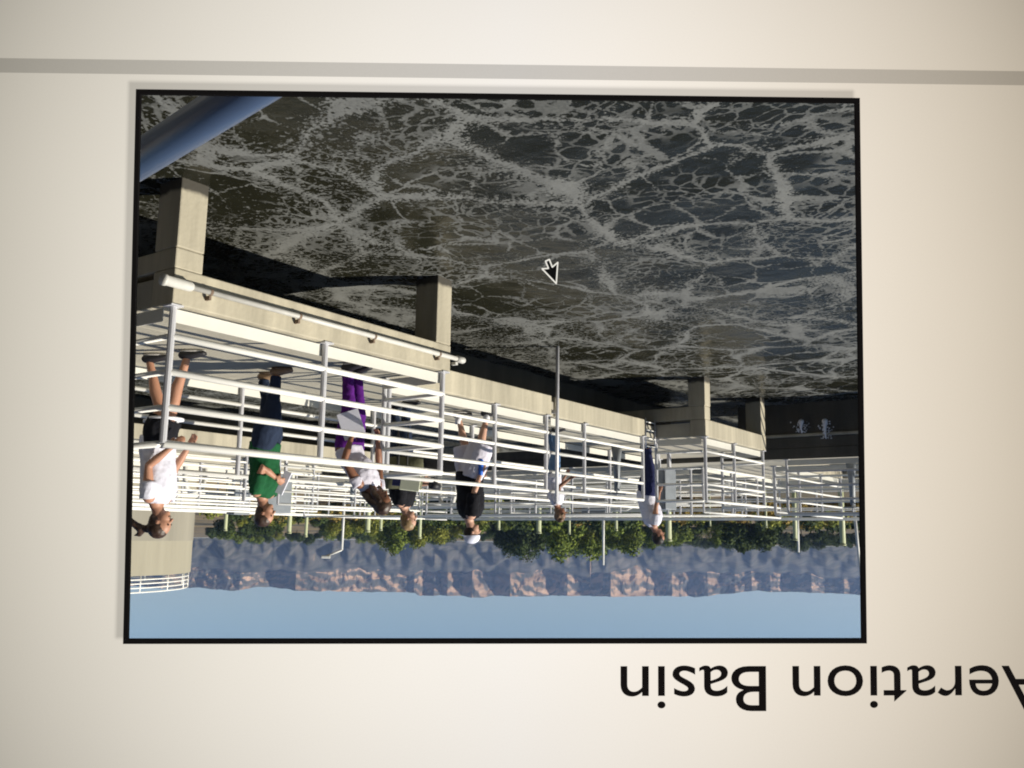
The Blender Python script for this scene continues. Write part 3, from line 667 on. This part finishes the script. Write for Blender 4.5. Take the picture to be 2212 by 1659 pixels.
# ------------------------------------------------------------------ building added out of view to block skylight behind the viewer
t = thing('skylight_blocker', 'dark brick building added out of view behind the viewer to block skylight', 'building', (0, -3.2, -2.2))
boxo('wall', (-26, 34, -14, 0, 0, 13), mat('blocker_brick', (0.05, 0.04, 0.035), 0.9, 0.25, 3.0), t)  # wall of the added skylight blocker
boxo('blocker_roof', (-26.3, 34.3, -14.3, 0.3, 13.002, 13.3), M['grey'], t)
for k in range(9):  # windows and door only dress the added blocker
    f_ = boxo('blocker_window', (-23+k*6.4, -21+k*6.4, 0.002, 0.06, 5.2, 7.2), M['grey'], t); boxo('blocker_pane', (-22.9+k*6.4, -21.1+k*6.4, 0.061, 0.07, 5.3, 7.1), M['eye'], f_)
f_ = boxo('door', (-0.6, 0.6, 0.002, 0.05, 2.2, 4.3), M['grey'], t); boxo('handle', (0.4, 0.5, 0.051, 0.09, 3.1, 3.2), M['post'], f_)

# ------------------------------------------------------------------ people
def person(label, pos, head_deg, H, top, bottom, skin='skin', lean=0, build=1.0, arms=None, feet=((0.0, 0.10), (0.0, -0.10)),
           shirt_len=0.86, sleeve=0.55, hem=0.14, hair='hair', hairstyle='short', shoe='shoe', sock=None, headtilt=0.0, trim=None, shirt_name='shirt', pants_name='trousers', loose=1.0):
    s = H/1.75
    root = thing('person', label, 'person', (*pos, 0), R(head_deg))
    S = lambda x, y, z: V((x*s, y*s, z*s))
    hipc = S(0, 0, 0.95)
    rl = Matrix.Rotation(R(lean), 4, 'Y')
    def U(x, y, z):                              # upper body: leaned about the hips
        p = S(x, y, z) - hipc; f = min(1, max(0, p.z/(0.2*s))); return hipc + Matrix.Rotation(R(lean*(0.35+0.65*f)), 4, 'Y') @ p
    b = build; Yv = V((0, 1, 0))
    bm = bmesh.new()
    torso = [(S(0, 0, 0.84), (.135*b, .095*b)), (S(-.01, 0, 0.93), (.165*b, .115*b)), (U(0, 0, 1.06), (.140*b, .098*b)), (U(.005, 0, 1.18), (.150*b, .108*b)), (U(0, 0, 1.30), (.170*b, .112*b)),
             (U(-.012, 0, 1.40), (.165*b, .088*b)), (U(-.018, 0, 1.455), (.085, .066)), (U(-.01, 0, 1.50), (.056, .056)), (U(.006, 0, 1.56), (.054, .056))]
    loft(bm, [p for p, r in torso], [(a*s, c*s) for (p, (a, c)) in torso], Yv, 18)
    hc = U(0.022, 0, 1.635)
    ht = Matrix.Rotation(R(lean+headtilt), 4, 'Y')
    def Hd(x, y, z): return hc + ht @ (V((x, y, z))*s)
    def hball(c, r, sx, sy, sz): 
        mt = Matrix.Translation(Hd(*c)) @ ht @ Matrix.Diagonal((sx, sy, sz, 1)); bmesh.ops.create_uvsphere(bm, u_segments=16, v_segments=12, radius=r*s, matrix=mt)
    hball((-.005, 0, .03), .1, .96, .76, .95); hball((.028, 0, -.045), .07, .88, .80, .95); hball((.06, 0, -.085), .028, 1, 1.1, .8)
    loft(bm, [Hd(.083, 0, .02), Hd(.098, 0, -.005), Hd(.108, 0, -.022)], [.008*s, .012*s, .014*s], Yv, 8)
    for q in (-1, 1): loft(bm, [Hd(.0, q*.074, .015), Hd(-.006, q*.082, .0), Hd(.0, q*.076, -.022)], [(.006*s, .016*s)]*3, Yv, 8)
    legs = []
    for i, q in enumerate((1, -1)):
        fx, fy = feet[i]; hip = S(0, q*.085*b, .90); an = V((fx, fy, .085*s)); kn = (hip+an)/2 + V((.035*s, 0, .01)); legs.append((hip, kn, an))
        mid1 = hip.lerp(kn, .5); mid2 = kn.lerp(an, .32)
        loft(bm, [hip + S(0, 0, .03), mid1, kn, mid2 + V((-.012, 0, 0)), kn.lerp(an, .7), an], [.094*s*b, .080*s*b, .056*s, .056*s, .040*s, .035*s], Yv, 14)
        loft(bm, [an + V((-.03, 0, -.035*s)), an + V((.05, 0, -.045*s)), an + V((.14*s, 0, -.055*s))], [(.034*s, .034*s), (.038*s, .03*s), (.04*s, .02*s)], Yv, 12)
    arms = arms or (((.05, .12, -1), (.2, .02, -1)), ((.05, -.12, -1), (.2, -.02, -1)))
    al = []
    for i, q in enumerate((1, -1)):
        sh = U(-.01, q*.185*b, 1.405); d1 = V(arms[i][0]).normalized(); d2 = V(arms[i][1]).normalized()
        el = sh + d1*.29*s; wr = el + d2*.255*s; al.append((sh, el, wr, d2))
        loft(bm, [sh + V((0, -q*.03, .0)), sh.lerp(el, .35), sh.lerp(el, .75), el, el.lerp(wr, .35), el.lerp(wr, .75), wr], [.052*s*b, .048*s*b, .041*s, .037*s, .040*s, .030*s, .025*s], Yv, 12)
        # hand: palm, four curled fingers, thumb
        side = V((0, q, 0)) if abs(d2.y) < .8 else V((1, 0, 0)); f = d2; nrm = f.cross(side).normalized(); sd_ = nrm.cross(f).normalized()
        loft(bm, [wr, wr+f*.04*s, wr+f*.085*s], [(.014*s, .026*s), (.016*s, .038*s), (.014*s, .040*s)], sd_, 12)
        for k, (off, ln) in enumerate(((-.030, .070), (-.010, .080), (.010, .076), (.029, .060))):
            p0 = wr + f*.08*s + nrm*off*s; p1 = p0 + f*ln*.5*s - sd_*.006; p2 = p1 + (f*.7 - sd_*.7).normalized()*ln*.5*s
            loft(bm, [p0, p1, p2], [.0092*s, .0086*s, .0078*s], sd_, 8)
        t0 = wr + f*.03*s - nrm*.03*s; t1 = t0 + (f*.6 - nrm*.7).normalized()*.035*s; t2 = t1 + (f*.9 - sd_*.4).normalized()*.032*s
        loft(bm, [t0, t1, t2], [.012*s, .011*s, .009*s], sd_, 8)
    body = bm_obj('body', bm, M[skin], root, True); bake(body, 0.0085, 3)
    for q in (-1, 1):
        bm = bmesh.new(); bmesh.ops.create_uvsphere(bm, u_segments=8, v_segments=6, radius=.009*s, matrix=Matrix.Translation(Hd(.083, q*.03, .025))); bm_obj('eye', bm, M['eye'], root, True)
    bm = bmesh.new(); loft(bm, [Hd(.084, -.02, -.05), Hd(.093, 0, -.05), Hd(.084, .02, -.05)], [.006*s]*3, zz, 8); bm_obj('mouth', bm, M['rust'], root, True)
    # shirt
    o_ = .016*loose; bm = bmesh.new(); tt = []
    if shirt_len < .9: tt.append((S(0, 0, shirt_len), (.172*b+o_, .122*b+o_)))
    tt += [(S(-.005, 0, 0.93), (.170*b+o_, .118*b+o_)), (U(0, 0, 1.06), (.155*b+o_, .112*b+o_)), (U(.005, 0, 1.18), (.158*b+o_, .118*b+o_)), (U(0, 0, 1.30), (.175*b+o_, .118*b+o_)),
           (U(-.012, 0, 1.40), (.168*b+.012, .096*b+.01)), (U(-.018, 0, 1.458), (.100, .080))]
    loft(bm, [p for p, r in tt], [(a*s, c*s) for (p, (a, c)) in tt], Yv, 20, caps=False)
    for i, q in enumerate((1, -1)):
        sh, el, wr, d2 = al[i]
        if sleeve > 0: loft(bm, [sh + V((0, -q*.05, 0)), sh + V((0, q*.012, .006)), sh.lerp(el, sleeve)], [.062*s*b, .064*s*b, .062*s*b], Yv, 14, caps=False)
    o = bm_obj(shirt_name, bm, M[top], root, True); bake(o, 0.012, 3, 0.026)
    # trousers / shorts
    bm = bmesh.new()
    loft(bm, [S(0, 0, .83), S(-.008, 0, .92), S(-.004, 0, 1.0)], [(.15*b*s, .112*b*s), (.178*b*s, .128*b*s), (.160*b*s, .115*b*s)], Yv, 18, caps=False)
    for i, (hip, kn, an) in enumerate(legs):
        pts = [hip + S(0, 0, .02), hip.lerp(kn, .5), kn, kn.lerp(an, .5), an + V((-.006, 0, .01))]
        rd = [.108*s*b, .096*s*b*max(1, loose*.95), .074*s*max(1, loose), .066*s, .062*s]
        if hem > .2:
            f = (hem - kn.z/s)/((hip.z-kn.z)/s) if hem*s > kn.z else 0
            e = kn.lerp(hip, f) if hem*s > kn.z else kn + (an-kn)*((kn.z-hem*s)/(kn.z-an.z)); pts = [pts[0], hip.lerp(e, .5), e]; rd = [rd[0], .102*s*b*loose, .098*s*b*loose]
        loft(bm, pts, rd, Yv, 14, caps=False)
        if trim: 
            b2 = bmesh.new(); loft(b2, [e + V((0, 0, -.004)), e + V((0, 0, .018))], [.104*s*b*loose]*2, Yv, 14, caps=False); bm_obj('hem_trim', b2, M[trim], root, True)
    o = bm_obj(pants_name, bm, M[bottom], root, True); bake(o, 0.012, 3, 0.022)
    for i, (hip, kn, an) in enumerate(legs):
        if sock:
            bm = bmesh.new(); loft(bm, [an + V((0, 0, -.03)), an + V((0, 0, .09))], [.044*s, .046*s], Yv, 12, caps=False); bm_obj('sock', bm, M[sock], root, True)
        bm = bmesh.new()
        loft(bm, [an + V((-.045, 0, -.035*s)), an + V((.0, 0, -.03*s)), an + V((.07, 0, -.042*s)), an + V((.165*s, 0, -.052*s))], [(.044*s, .040*s), (.046*s, .048*s), (.05*s, .038*s), (.046*s, .026*s)], Yv, 14)
        so_ = bm_obj('shoe', bm, M[shoe], root, True)
        bm = bmesh.new(); bmesh.ops.create_cone(bm, cap_ends=True, segments=16, radius1=1, radius2=1, depth=.02, matrix=Matrix.Translation((an.x+.055, an.y, .013)) @ Matrix.Diagonal((.125*s, .05*s, 1, 1)))
        bm_obj('sole', bm, M['sole'] if shoe != 'tan_shoe' else M['rust'], so_, True)
    # hair
    bm = bmesh.new()
    def hb(c, r, sx, sy, sz):
        mt = Matrix.Translation(Hd(*c)) @ ht @ Matrix.Diagonal((sx, sy, sz, 1)); bmesh.ops.create_uvsphere(bm, u_segments=18, v_segments=12, radius=r*s, matrix=mt)
    if hairstyle != 'cap':
        hb((-.026, 0, .045), .107, .95, .84, .95); hb((-.05, 0, -.01), .08, .8, .95, 1.1)
    if hairstyle == 'ponytail':
        hb((-.13, 0, .05), .036, 1, 1, 1)
        loft(bm, [Hd(-.12, 0, .05), Hd(-.19, 0, .04), Hd(-.25, .01, -.01), Hd(-.29, .01, -.07)], [.022*s, .04*s, .036*s, .012*s], Yv, 10)
        loft(bm, [Hd(-.15, 0, .05), Hd(-.22, -.02, .09), Hd(-.27, -.02, .10)], [.02*s, .026*s, .008*s], Yv, 8)
    if hairstyle == 'long':
        loft(bm, [Hd(-.04, 0, .02), Hd(-.07, 0, -.08), Hd(-.06, 0, -.19), Hd(-.03, 0, -.26)], [(.085*s, .06*s), (.098*s, .06*s), (.09*s, .05*s), (.05*s, .03*s)], Yv, 14)
        for q in (-1, 1): loft(bm, [Hd(.02, q*.07, .03), Hd(.03, q*.085, -.08), Hd(.05, q*.07, -.17)], [.03*s, .035*s, .02*s], Yv, 10)
    if hairstyle == 'curly':
        for k in range(26):
            a = random.uniform(0.6, 5.7); e = random.uniform(-.5, 1.4); hb((-.02+.09*cos(a)*cos(e)*.9, .085*sin(a)*cos(e), .035+.10*sin(e)), .034, 1, 1, 1)
        hb((-.05, 0, -.06), .075, .8, 1, 1.2)
    if hairstyle == 'cap': hb((-.03, 0, .0), .09, .95, .84, .95)
    o = bm_obj('hair', bm, M[hair], root, True); bake(o, 0.009, 1, 0.022)
    if hairstyle == 'cap':
        bm = bmesh.new(); mt = Matrix.Translation(Hd(-.006, 0, .052)) @ ht @ Matrix.Diagonal((1.02, .86, .86, 1))
        bmesh.ops.create_uvsphere(bm, u_segments=20, v_segments=14, radius=.108*s, matrix=mt)
        bmesh.ops.bisect_plane(bm, geom=bm.verts[:]+bm.edges[:]+bm.faces[:], plane_co=Hd(0, 0, .035), plane_no=ht @ V((0, 0, -1)), clear_outer=True)
        c_ = bm_obj('cap', bm, M['cap'], root, True)
        bm = bmesh.new(); loft(bm, [Hd(-.08, 0, .045), Hd(-.13, 0, .035), Hd(-.175, 0, .018)], [(.075*s, .006*s), (.07*s, .006*s), (.045*s, .005*s)], Yv, 14); bm_obj('visor', bm, M['cap'], c_, True)
    def W(p):                                     # local -> world
        return Matrix.Translation((*pos, 0)) @ Matrix.Rotation(R(head_deg), 4, 'Z') @ p
    return root, al, W, U

person('woman with a brown ponytail, lilac white T-shirt and black shorts, nearest walker', (7.76, 5.18), 148, 1.77, 'white_c', 'black_c', 'skin', lean=5,
       arms=(((.0, .10, -1), (.80, -.02, -.70)), ((.15, -.08, -1), (.55, .1, -.9))), feet=((.25, .09), (-.20, -.10)), build=1.12, shirt_len=.82, hem=.66, trim='sock', hairstyle='ponytail', pants_name='shorts', loose=1.4, sleeve=.5)
person('person in a green T-shirt and dark jeans looking over the water', (7.64, 6.37), 152, 1.64, 'green_c', 'jeans', 'skin', lean=2, build=1.18,
       arms=(((.25, .12, -.9), (.35, -.75, .45)), ((.15, -.12, -1), (.4, .75, .3))), feet=((.13, .13), (-.12, -.15)), shirt_len=.84, hair='hair', hairstyle='short', shoe='tan_shoe', loose=1.5, sleeve=.72)
ptr_, pal, pW, pU = person('woman in purple trousers leaning over the railing with long brown hair', (6.63, 6.60), 172, 1.66, 'lav', 'purple', 'skin_dark', lean=38,
       arms=(((-.35, .45, -.9), (.1, -.30, -1)), ((-.35, -.45, -.9), (.1, .30, -1))), feet=((.0, .08), (.0, -.08)), shirt_len=.93, hairstyle='long', headtilt=10, loose=1.1, sleeve=.25)
bk_, bal, bW, bU = person('sandy-haired person in a black T-shirt carrying an olive bag, behind the woman in purple', (7.93, 8.80), 150, 1.66, 'black_c', 'jeans', 'skin_pale', lean=12, build=1.30,
       arms=(((.15, .3, -.9), (.95, -.3, -.1)), ((.2, -.2, -1), (.9, .2, .0))), feet=((.10, .10), (-.12, -.10)), shirt_len=.85, hair='hair_l', hairstyle='short', loose=1.5, sleeve=.95)
ck_, cal, cW, cU = person('big man in a black T-shirt, pale shorts and white cap worn backwards', (7.66, 9.96), 138, 1.80, 'black_c', 'lav', 'skin_pale', lean=2, build=1.42,
       arms=(((.10, .10, -1), (.35, -.05, -1)), ((.15, -.1, -1), (.45, .05, -.9))), feet=((.20, .13), (-.17, -.13)), shirt_len=.84, hem=.47, hair='hair_d', hairstyle='cap', sock='sock', pants_name='shorts', loose=1.25, sleeve=.95)
person('person with curly hair and a white shirt behind the tall thin pole', (7.75, 12.25), 150, 1.47, 'white_c', 'jeans_l', 'skin_dark', lean=10, build=1.15,
       arms=(((.2, .15, -1), (.8, -.1, -.6)), ((.1, -.1, -1), (.5, .1, -.9))), feet=((.04, .10), (-.05, -.10)), shirt_len=.86, hair='hair_c', hairstyle='curly')
person('man in a white T-shirt and navy trousers, farthest walker', (7.52, 15.1), 150, 1.82, 'white_c', 'navy', 'skin', lean=14, build=1.35,
       arms=(((.1, .15, -1), (.25, 0, -1)), ((.1, -.15, -1), (.25, 0, -1))), feet=((.02, .11), (-.04, -.11)), shirt_len=.84, hair='hair_d', hairstyle='short', loose=1.4, headtilt=8)
# things held by the people
def held(name, label, cat, P, rz, tilt, d, m, parts=()):
    t = thing(name, label, cat, P, rz); t.rotation_euler = (tilt[0], tilt[1], rz); boxo('sheet' if not parts else parts[0], d, m, t, 0.002); return t
hw = pW(pal[1][2])
held('paper', 'large white sheet of paper held by the woman in purple trousers', 'paper', pW(pal[0][2]) + V((-0.02, 0.0, -0.06)), R(150), (R(12), R(18)), (-.11, .11, -.002, .002, -.20, .07), M['paper'])
held('paper', 'white sheet of paper under the arm of the person in green', 'paper', V((7.47, 6.50, 1.20)), R(146), (0, R(-22)), (-.04, .04, -.012, .012, -.12, .13), M['paper'])
t = thing('bag', 'olive canvas bag held in front of the person in black T-shirt', 'bag', (7.66, 8.60, .76), R(-35))
bm = bmesh.new(); loft(bm, [(0, 0, 0.0), (0, 0, .2), (0, 0, .40)], [(.235, .10), (.25, .115), (.225, .07)], V((1, 0, 0)), 20, caps=False); o = bm_obj('pouch', bm, M['olive'], t, True)
for k, x in enumerate((-.05, .06)):
    bm = bmesh.new(); pts = [V((x, -.115, .1)), V((x, -.125, -.2)), V((x+.03*k, -.1, -.40)), V((x+.07, -.1, -.46)), V((x+.12, -.1, -.38)), V((x+.13, -.12, -.15)), V((x+.12, -.115, .12))]
    loft(bm, pts, [.011]*7, V((0, 1, 0)), 8); bm_obj('strap', bm, M['black'], t, True)
t = thing('folder', 'cream coloured folder with dark blue flap held in front of the black T-shirt', 'folder', (7.52, 8.42, 1.06), R(-35)); t.rotation_euler = (R(8), R(6), R(-35))
boxo('cover', (-.22, .02, -.012, .012, -.18, .12), M['cream'], t, .004); boxo('flap', (.021, .12, -.013, .013, -.18, .08), M['navy'], t, .004)
t = thing('bottle', 'bright blue bottle in the hand of the big man in black', 'bottle', cW(cal[0][2]) + V((0.0, 0.0, -.06)), 0)
bm = bmesh.new(); loft(bm, [(0, 0, -.12), (0, 0, .06), (0, 0, .09)], [.034, .034, .015], n=14); bm_obj('flask', bm, M['bluep'], t, True)
bm = bmesh.new(); loft(bm, [(0, 0, .10), (0, 0, .125)], [.017, .017], n=12); bm_obj('stopper', bm, M['sock'], t, True)


# ------------------------------------------------------------------ the computer screen with its slide
def emis(name, col, st=1.0):
    m = bpy.data.materials.new(name); m.use_nodes = True; b = m.node_tree.nodes['Principled BSDF']
    b.inputs['Base Color'].default_value = (0.004, 0.004, 0.004, 1); b.inputs['Roughness'].default_value = 0.7; b.inputs['Specular IOR Level'].default_value = 0.0
    b.inputs['Emission Color'].default_value = (*col, 1); b.inputs['Emission Strength'].default_value = st; return m
def page_material(name, level, shadow):
    m = emis(name, (1, 1, 1)); n = m.node_tree; b = n.nodes['Principled BSDF']; L = n.links.new
    def mt(op, a, c=None, d=None, cl=False):
        x = n.nodes.new('ShaderNodeMath'); x.operation = op; x.use_clamp = cl
        for i, q in enumerate((a, c, d)):
            if q is None: continue
            if isinstance(q, (int, float)): x.inputs[i].default_value = q
            else: L(q, x.inputs[i])
        return x.outputs[0]
    tc = n.nodes.new('ShaderNodeTexCoord'); s = n.nodes.new('ShaderNodeSeparateXYZ'); L(tc.outputs['Object'], s.inputs[0]); X, Z = s.outputs[0], s.outputs[2]
    # vignette painted into the emission: page dimmer and warmer towards its edges
    a = mt('POWER', mt('ABSOLUTE', mt('MULTIPLY', mt('ADD', X, 0.012), 1/0.225)), 2.2); c = mt('POWER', mt('ABSOLUTE', mt('MULTIPLY', mt('ADD', Z, -0.005), 1/0.17)), 2.4)
    lv = mt('SUBTRACT', 1.0, mt('ADD', mt('MULTIPLY', a, 0.39), mt('MULTIPLY', c, 0.15)))
    nz = n.nodes.new('ShaderNodeTexNoise'); nz.inputs['Scale'].default_value = 1500; nz.inputs['Detail'].default_value = 3; L(tc.outputs['Object'], nz.inputs['Vector'])
    n3 = n.nodes.new('ShaderNodeTexNoise'); n3.inputs['Scale'].default_value = 9; n3.inputs['Detail'].default_value = 2; L(tc.outputs['Object'], n3.inputs['Vector'])
    lv = mt('MULTIPLY', lv, mt('MULTIPLY_ADD', nz.outputs[0], 0.07, 0.965)); lv = mt('MULTIPLY', lv, mt('MULTIPLY_ADD', n3.outputs[0], 0.06, 0.97))
    if shadow:       # the drop shadow that is part of the slide's picture style
        dx = mt('SUBTRACT', mt('ABSOLUTE', mt('ADD', X, -0.0030)), 0.1612); dz = mt('SUBTRACT', mt('ABSOLUTE', mt('ADD', Z, 0.0030)), 0.1212)
        px = mt('MAXIMUM', dx, 0.0); pz = mt('MAXIMUM', dz, 0.0); dd = mt('SQRT', mt('ADD', mt('MULTIPLY', px, px), mt('MULTIPLY', pz, pz)))
        sh = n.nodes.new('ShaderNodeMapRange'); sh.interpolation_type = 'SMOOTHSTEP'; L(dd, sh.inputs[0]); sh.inputs[1].default_value = -0.0015; sh.inputs[2].default_value = 0.0022; sh.inputs[3].default_value = 0.5; sh.inputs[4].default_value = 1.0
        lv = mt('MULTIPLY', lv, sh.outputs[0])
    mr = n.nodes.new('ShaderNodeMapRange'); L(X, mr.inputs[0]); mr.inputs[1].default_value = -0.235; mr.inputs[2].default_value = 0.225
    cr = n.nodes.new('ShaderNodeValToRGB'); L(mr.outputs[0], cr.inputs[0])
    cr.color_ramp.elements[0].color = (1, 0.875, 0.70, 1); cr.color_ramp.elements[1].color = (1, 0.93, 0.79, 1); e = cr.color_ramp.elements.new(0.5); e.color = (1, 0.948, 0.88, 1)
    L(cr.outputs[0], b.inputs['Emission Color']); L(mt('MULTIPLY', lv, level), b.inputs['Emission Strength']); return m
ex = V((0.80783, -0.58932, 0.0120)).normalized(); ez = V((0.0631, 0.1066, 0.9923)); ez = (ez - ex*ez.dot(ex)).normalized(); ey = ez.cross(ex)
Sc = CAM + V((0.2300, 0.3187, -0.0753))
scr = thing('computer_screen', 'white computer screen page showing a title and a black framed basin picture', 'screen', Sc)
scr.matrix_world = Matrix(((ex.x, ey.x, ez.x, Sc.x), (ex.y, ey.y, ez.y, Sc.y), (ex.z, ey.z, ez.z, Sc.z), (0, 0, 0, 1)))
def frame(name, ox0, ox1, oz0, oz1, ix, iz, y0, y1, m):
    bm = bmesh.new(); O = [(ox0, oz0), (ox1, oz0), (ox1, oz1), (ox0, oz1)]; I = [(-ix, -iz), (ix, -iz), (ix, iz), (-ix, iz)]
    vo = [[bm.verts.new((x, y, z)) for x, z in O] for y in (y0, y1)]; vi = [[bm.verts.new((x, y, z)) for x, z in I] for y in (y0, y1)]
    for k in range(4):
        j = (k+1) % 4
        bm.faces.new((vo[0][k], vo[0][j], vi[0][j], vi[0][k])); bm.faces.new((vo[1][j], vo[1][k], vi[1][k], vi[1][j]))
        bm.faces.new((vo[0][j], vo[0][k], vo[1][k], vo[1][j])); bm.faces.new((vi[0][k], vi[0][j], vi[1][j], vi[1][k]))
    return bm_obj(name, bm, m, scr)
frame('page', -.262, .262, -.190, .200, .1608, .1208, 0.0, 0.0012, page_material('lit_page', 0.735, True))
frame('picture_border', -.1616, .1616, -.1214, .1214, .1597, .1194, -0.0004, 0.0016, emis('lit_black', (0.0035, 0.003, 0.003)))
frame('housing', -.272, .272, -.200, .210, .172, .131, 0.0014, 0.012, M['black'])
frame('bezel', -.273, .273, -.201, .211, .2618, .1898, -0.002, 0.0013, M['black'])
bm = bmesh.new(); NS = 60; up_, lo_ = [], []
for k in range(NS+1):
    x = -.2617 + .5234*k/NS; up_.append(bm.verts.new((x, -0.00035, -0.1281))); lo_.append(bm.verts.new((x, -0.00035, -0.1346)))
for k in range(NS): bm.faces.new((lo_[k], lo_[k+1], up_[k+1], up_[k]))
bm_obj('divider_line', bm, page_material('lit_grey', 0.47, False), scr)
def glyphs(txt, x0, x1, base, cap, m):
    cu_ = bpy.data.curves.new('t', 'FONT'); cu_.body = txt; cu_.size = 1; cu_.resolution_u = 6; cu_.extrude = 0; cu_.space_character = 1.0; cu_.space_word = 0.80; cu_.offset = 0.001
    to = bpy.data.objects.new('t', cu_); COL.objects.link(to); dg = bpy.context.evaluated_depsgraph_get(); dg.update()
    me = bpy.data.meshes.new_from_object(to.evaluated_get(dg)); bpy.data.objects.remove(to)
    xs = [v.co.x for v in me.vertices]; a, b_ = min(xs), max(xs); ys = [v.co.y for v in me.vertices]; h = max(ys)
    for v in me.vertices:
        x = (v.co.x-a)/(b_-a); v.co = V((x0 + x*(x1-x0), -0.0004, base + v.co.y/h*cap))
    o = link('title_text', me, scr, [m]); me.flip_normals(); return o
glyphs('Aeration Basin', -.2428, -.0533, .1311, .0195, emis('lit_text', (0.004, 0.003, 0.003)))
# mouse pointer shown on the screen
arrow = [(0, 0), (0, -16.2), (3.9, -12.6), (6.6, -18.4), (9.4, -17.1), (6.8, -11.6), (11.6, -11.2)]
ar = [V((-.0249 + x*.00058 + y*.00004, 0, -.0362 + y*.00058)) for x, y in arrow]
bm = bmesh.new(); bm.faces.new([bm.verts.new(p + V((0, -.0006, 0))) for p in ar]); mp_ = bm_obj('mouse_pointer', bm, emis('lit_black_pointer', (0.003, 0.003, 0.003)), scr)
bm = bmesh.new()
for a, b_ in zip(ar, ar[1:]+ar[:1]): loft(bm, [a + V((0, -.0008, 0)), b_ + V((0, -.0008, 0))], [.00034, .00034], n=6)
bm_obj('outline', bm, emis('lit_white', (0.62, 0.6, 0.54)), mp_)
t0 = Sc + ey*0.006 - ez*0.2
boxo('stand', (-.03, .03, .003, .011, -1.6, -.2), M['black'], scr)
base_ = thing('stand_plate', 'flat black plate under the screen stand', 'stand', (t0.x+0.02, t0.y+0.0, 0.0)) if False else None


# ------------------------------------------------------------------ haze
def haze(density, col):
    bm = bmesh.new(); box(bm, -1500, 4200, -1500, 4400, -30, 260)
    m = bpy.data.materials.new('haze'); m.use_nodes = True; n = m.node_tree; n.nodes.clear()
    o_ = n.nodes.new('ShaderNodeOutputMaterial'); v_ = n.nodes.new('ShaderNodeVolumePrincipled')
    v_.inputs['Color'].default_value = (*col, 1); v_.inputs['Density'].default_value = density; v_.inputs['Anisotropy'].default_value = 0.2
    n.links.new(v_.outputs[0], o_.inputs['Volume'])
    o = bm_obj('haze', bm, m); o['kind'] = 'stuff'
haze(0.00014, (0.42, 0.60, 1.0))
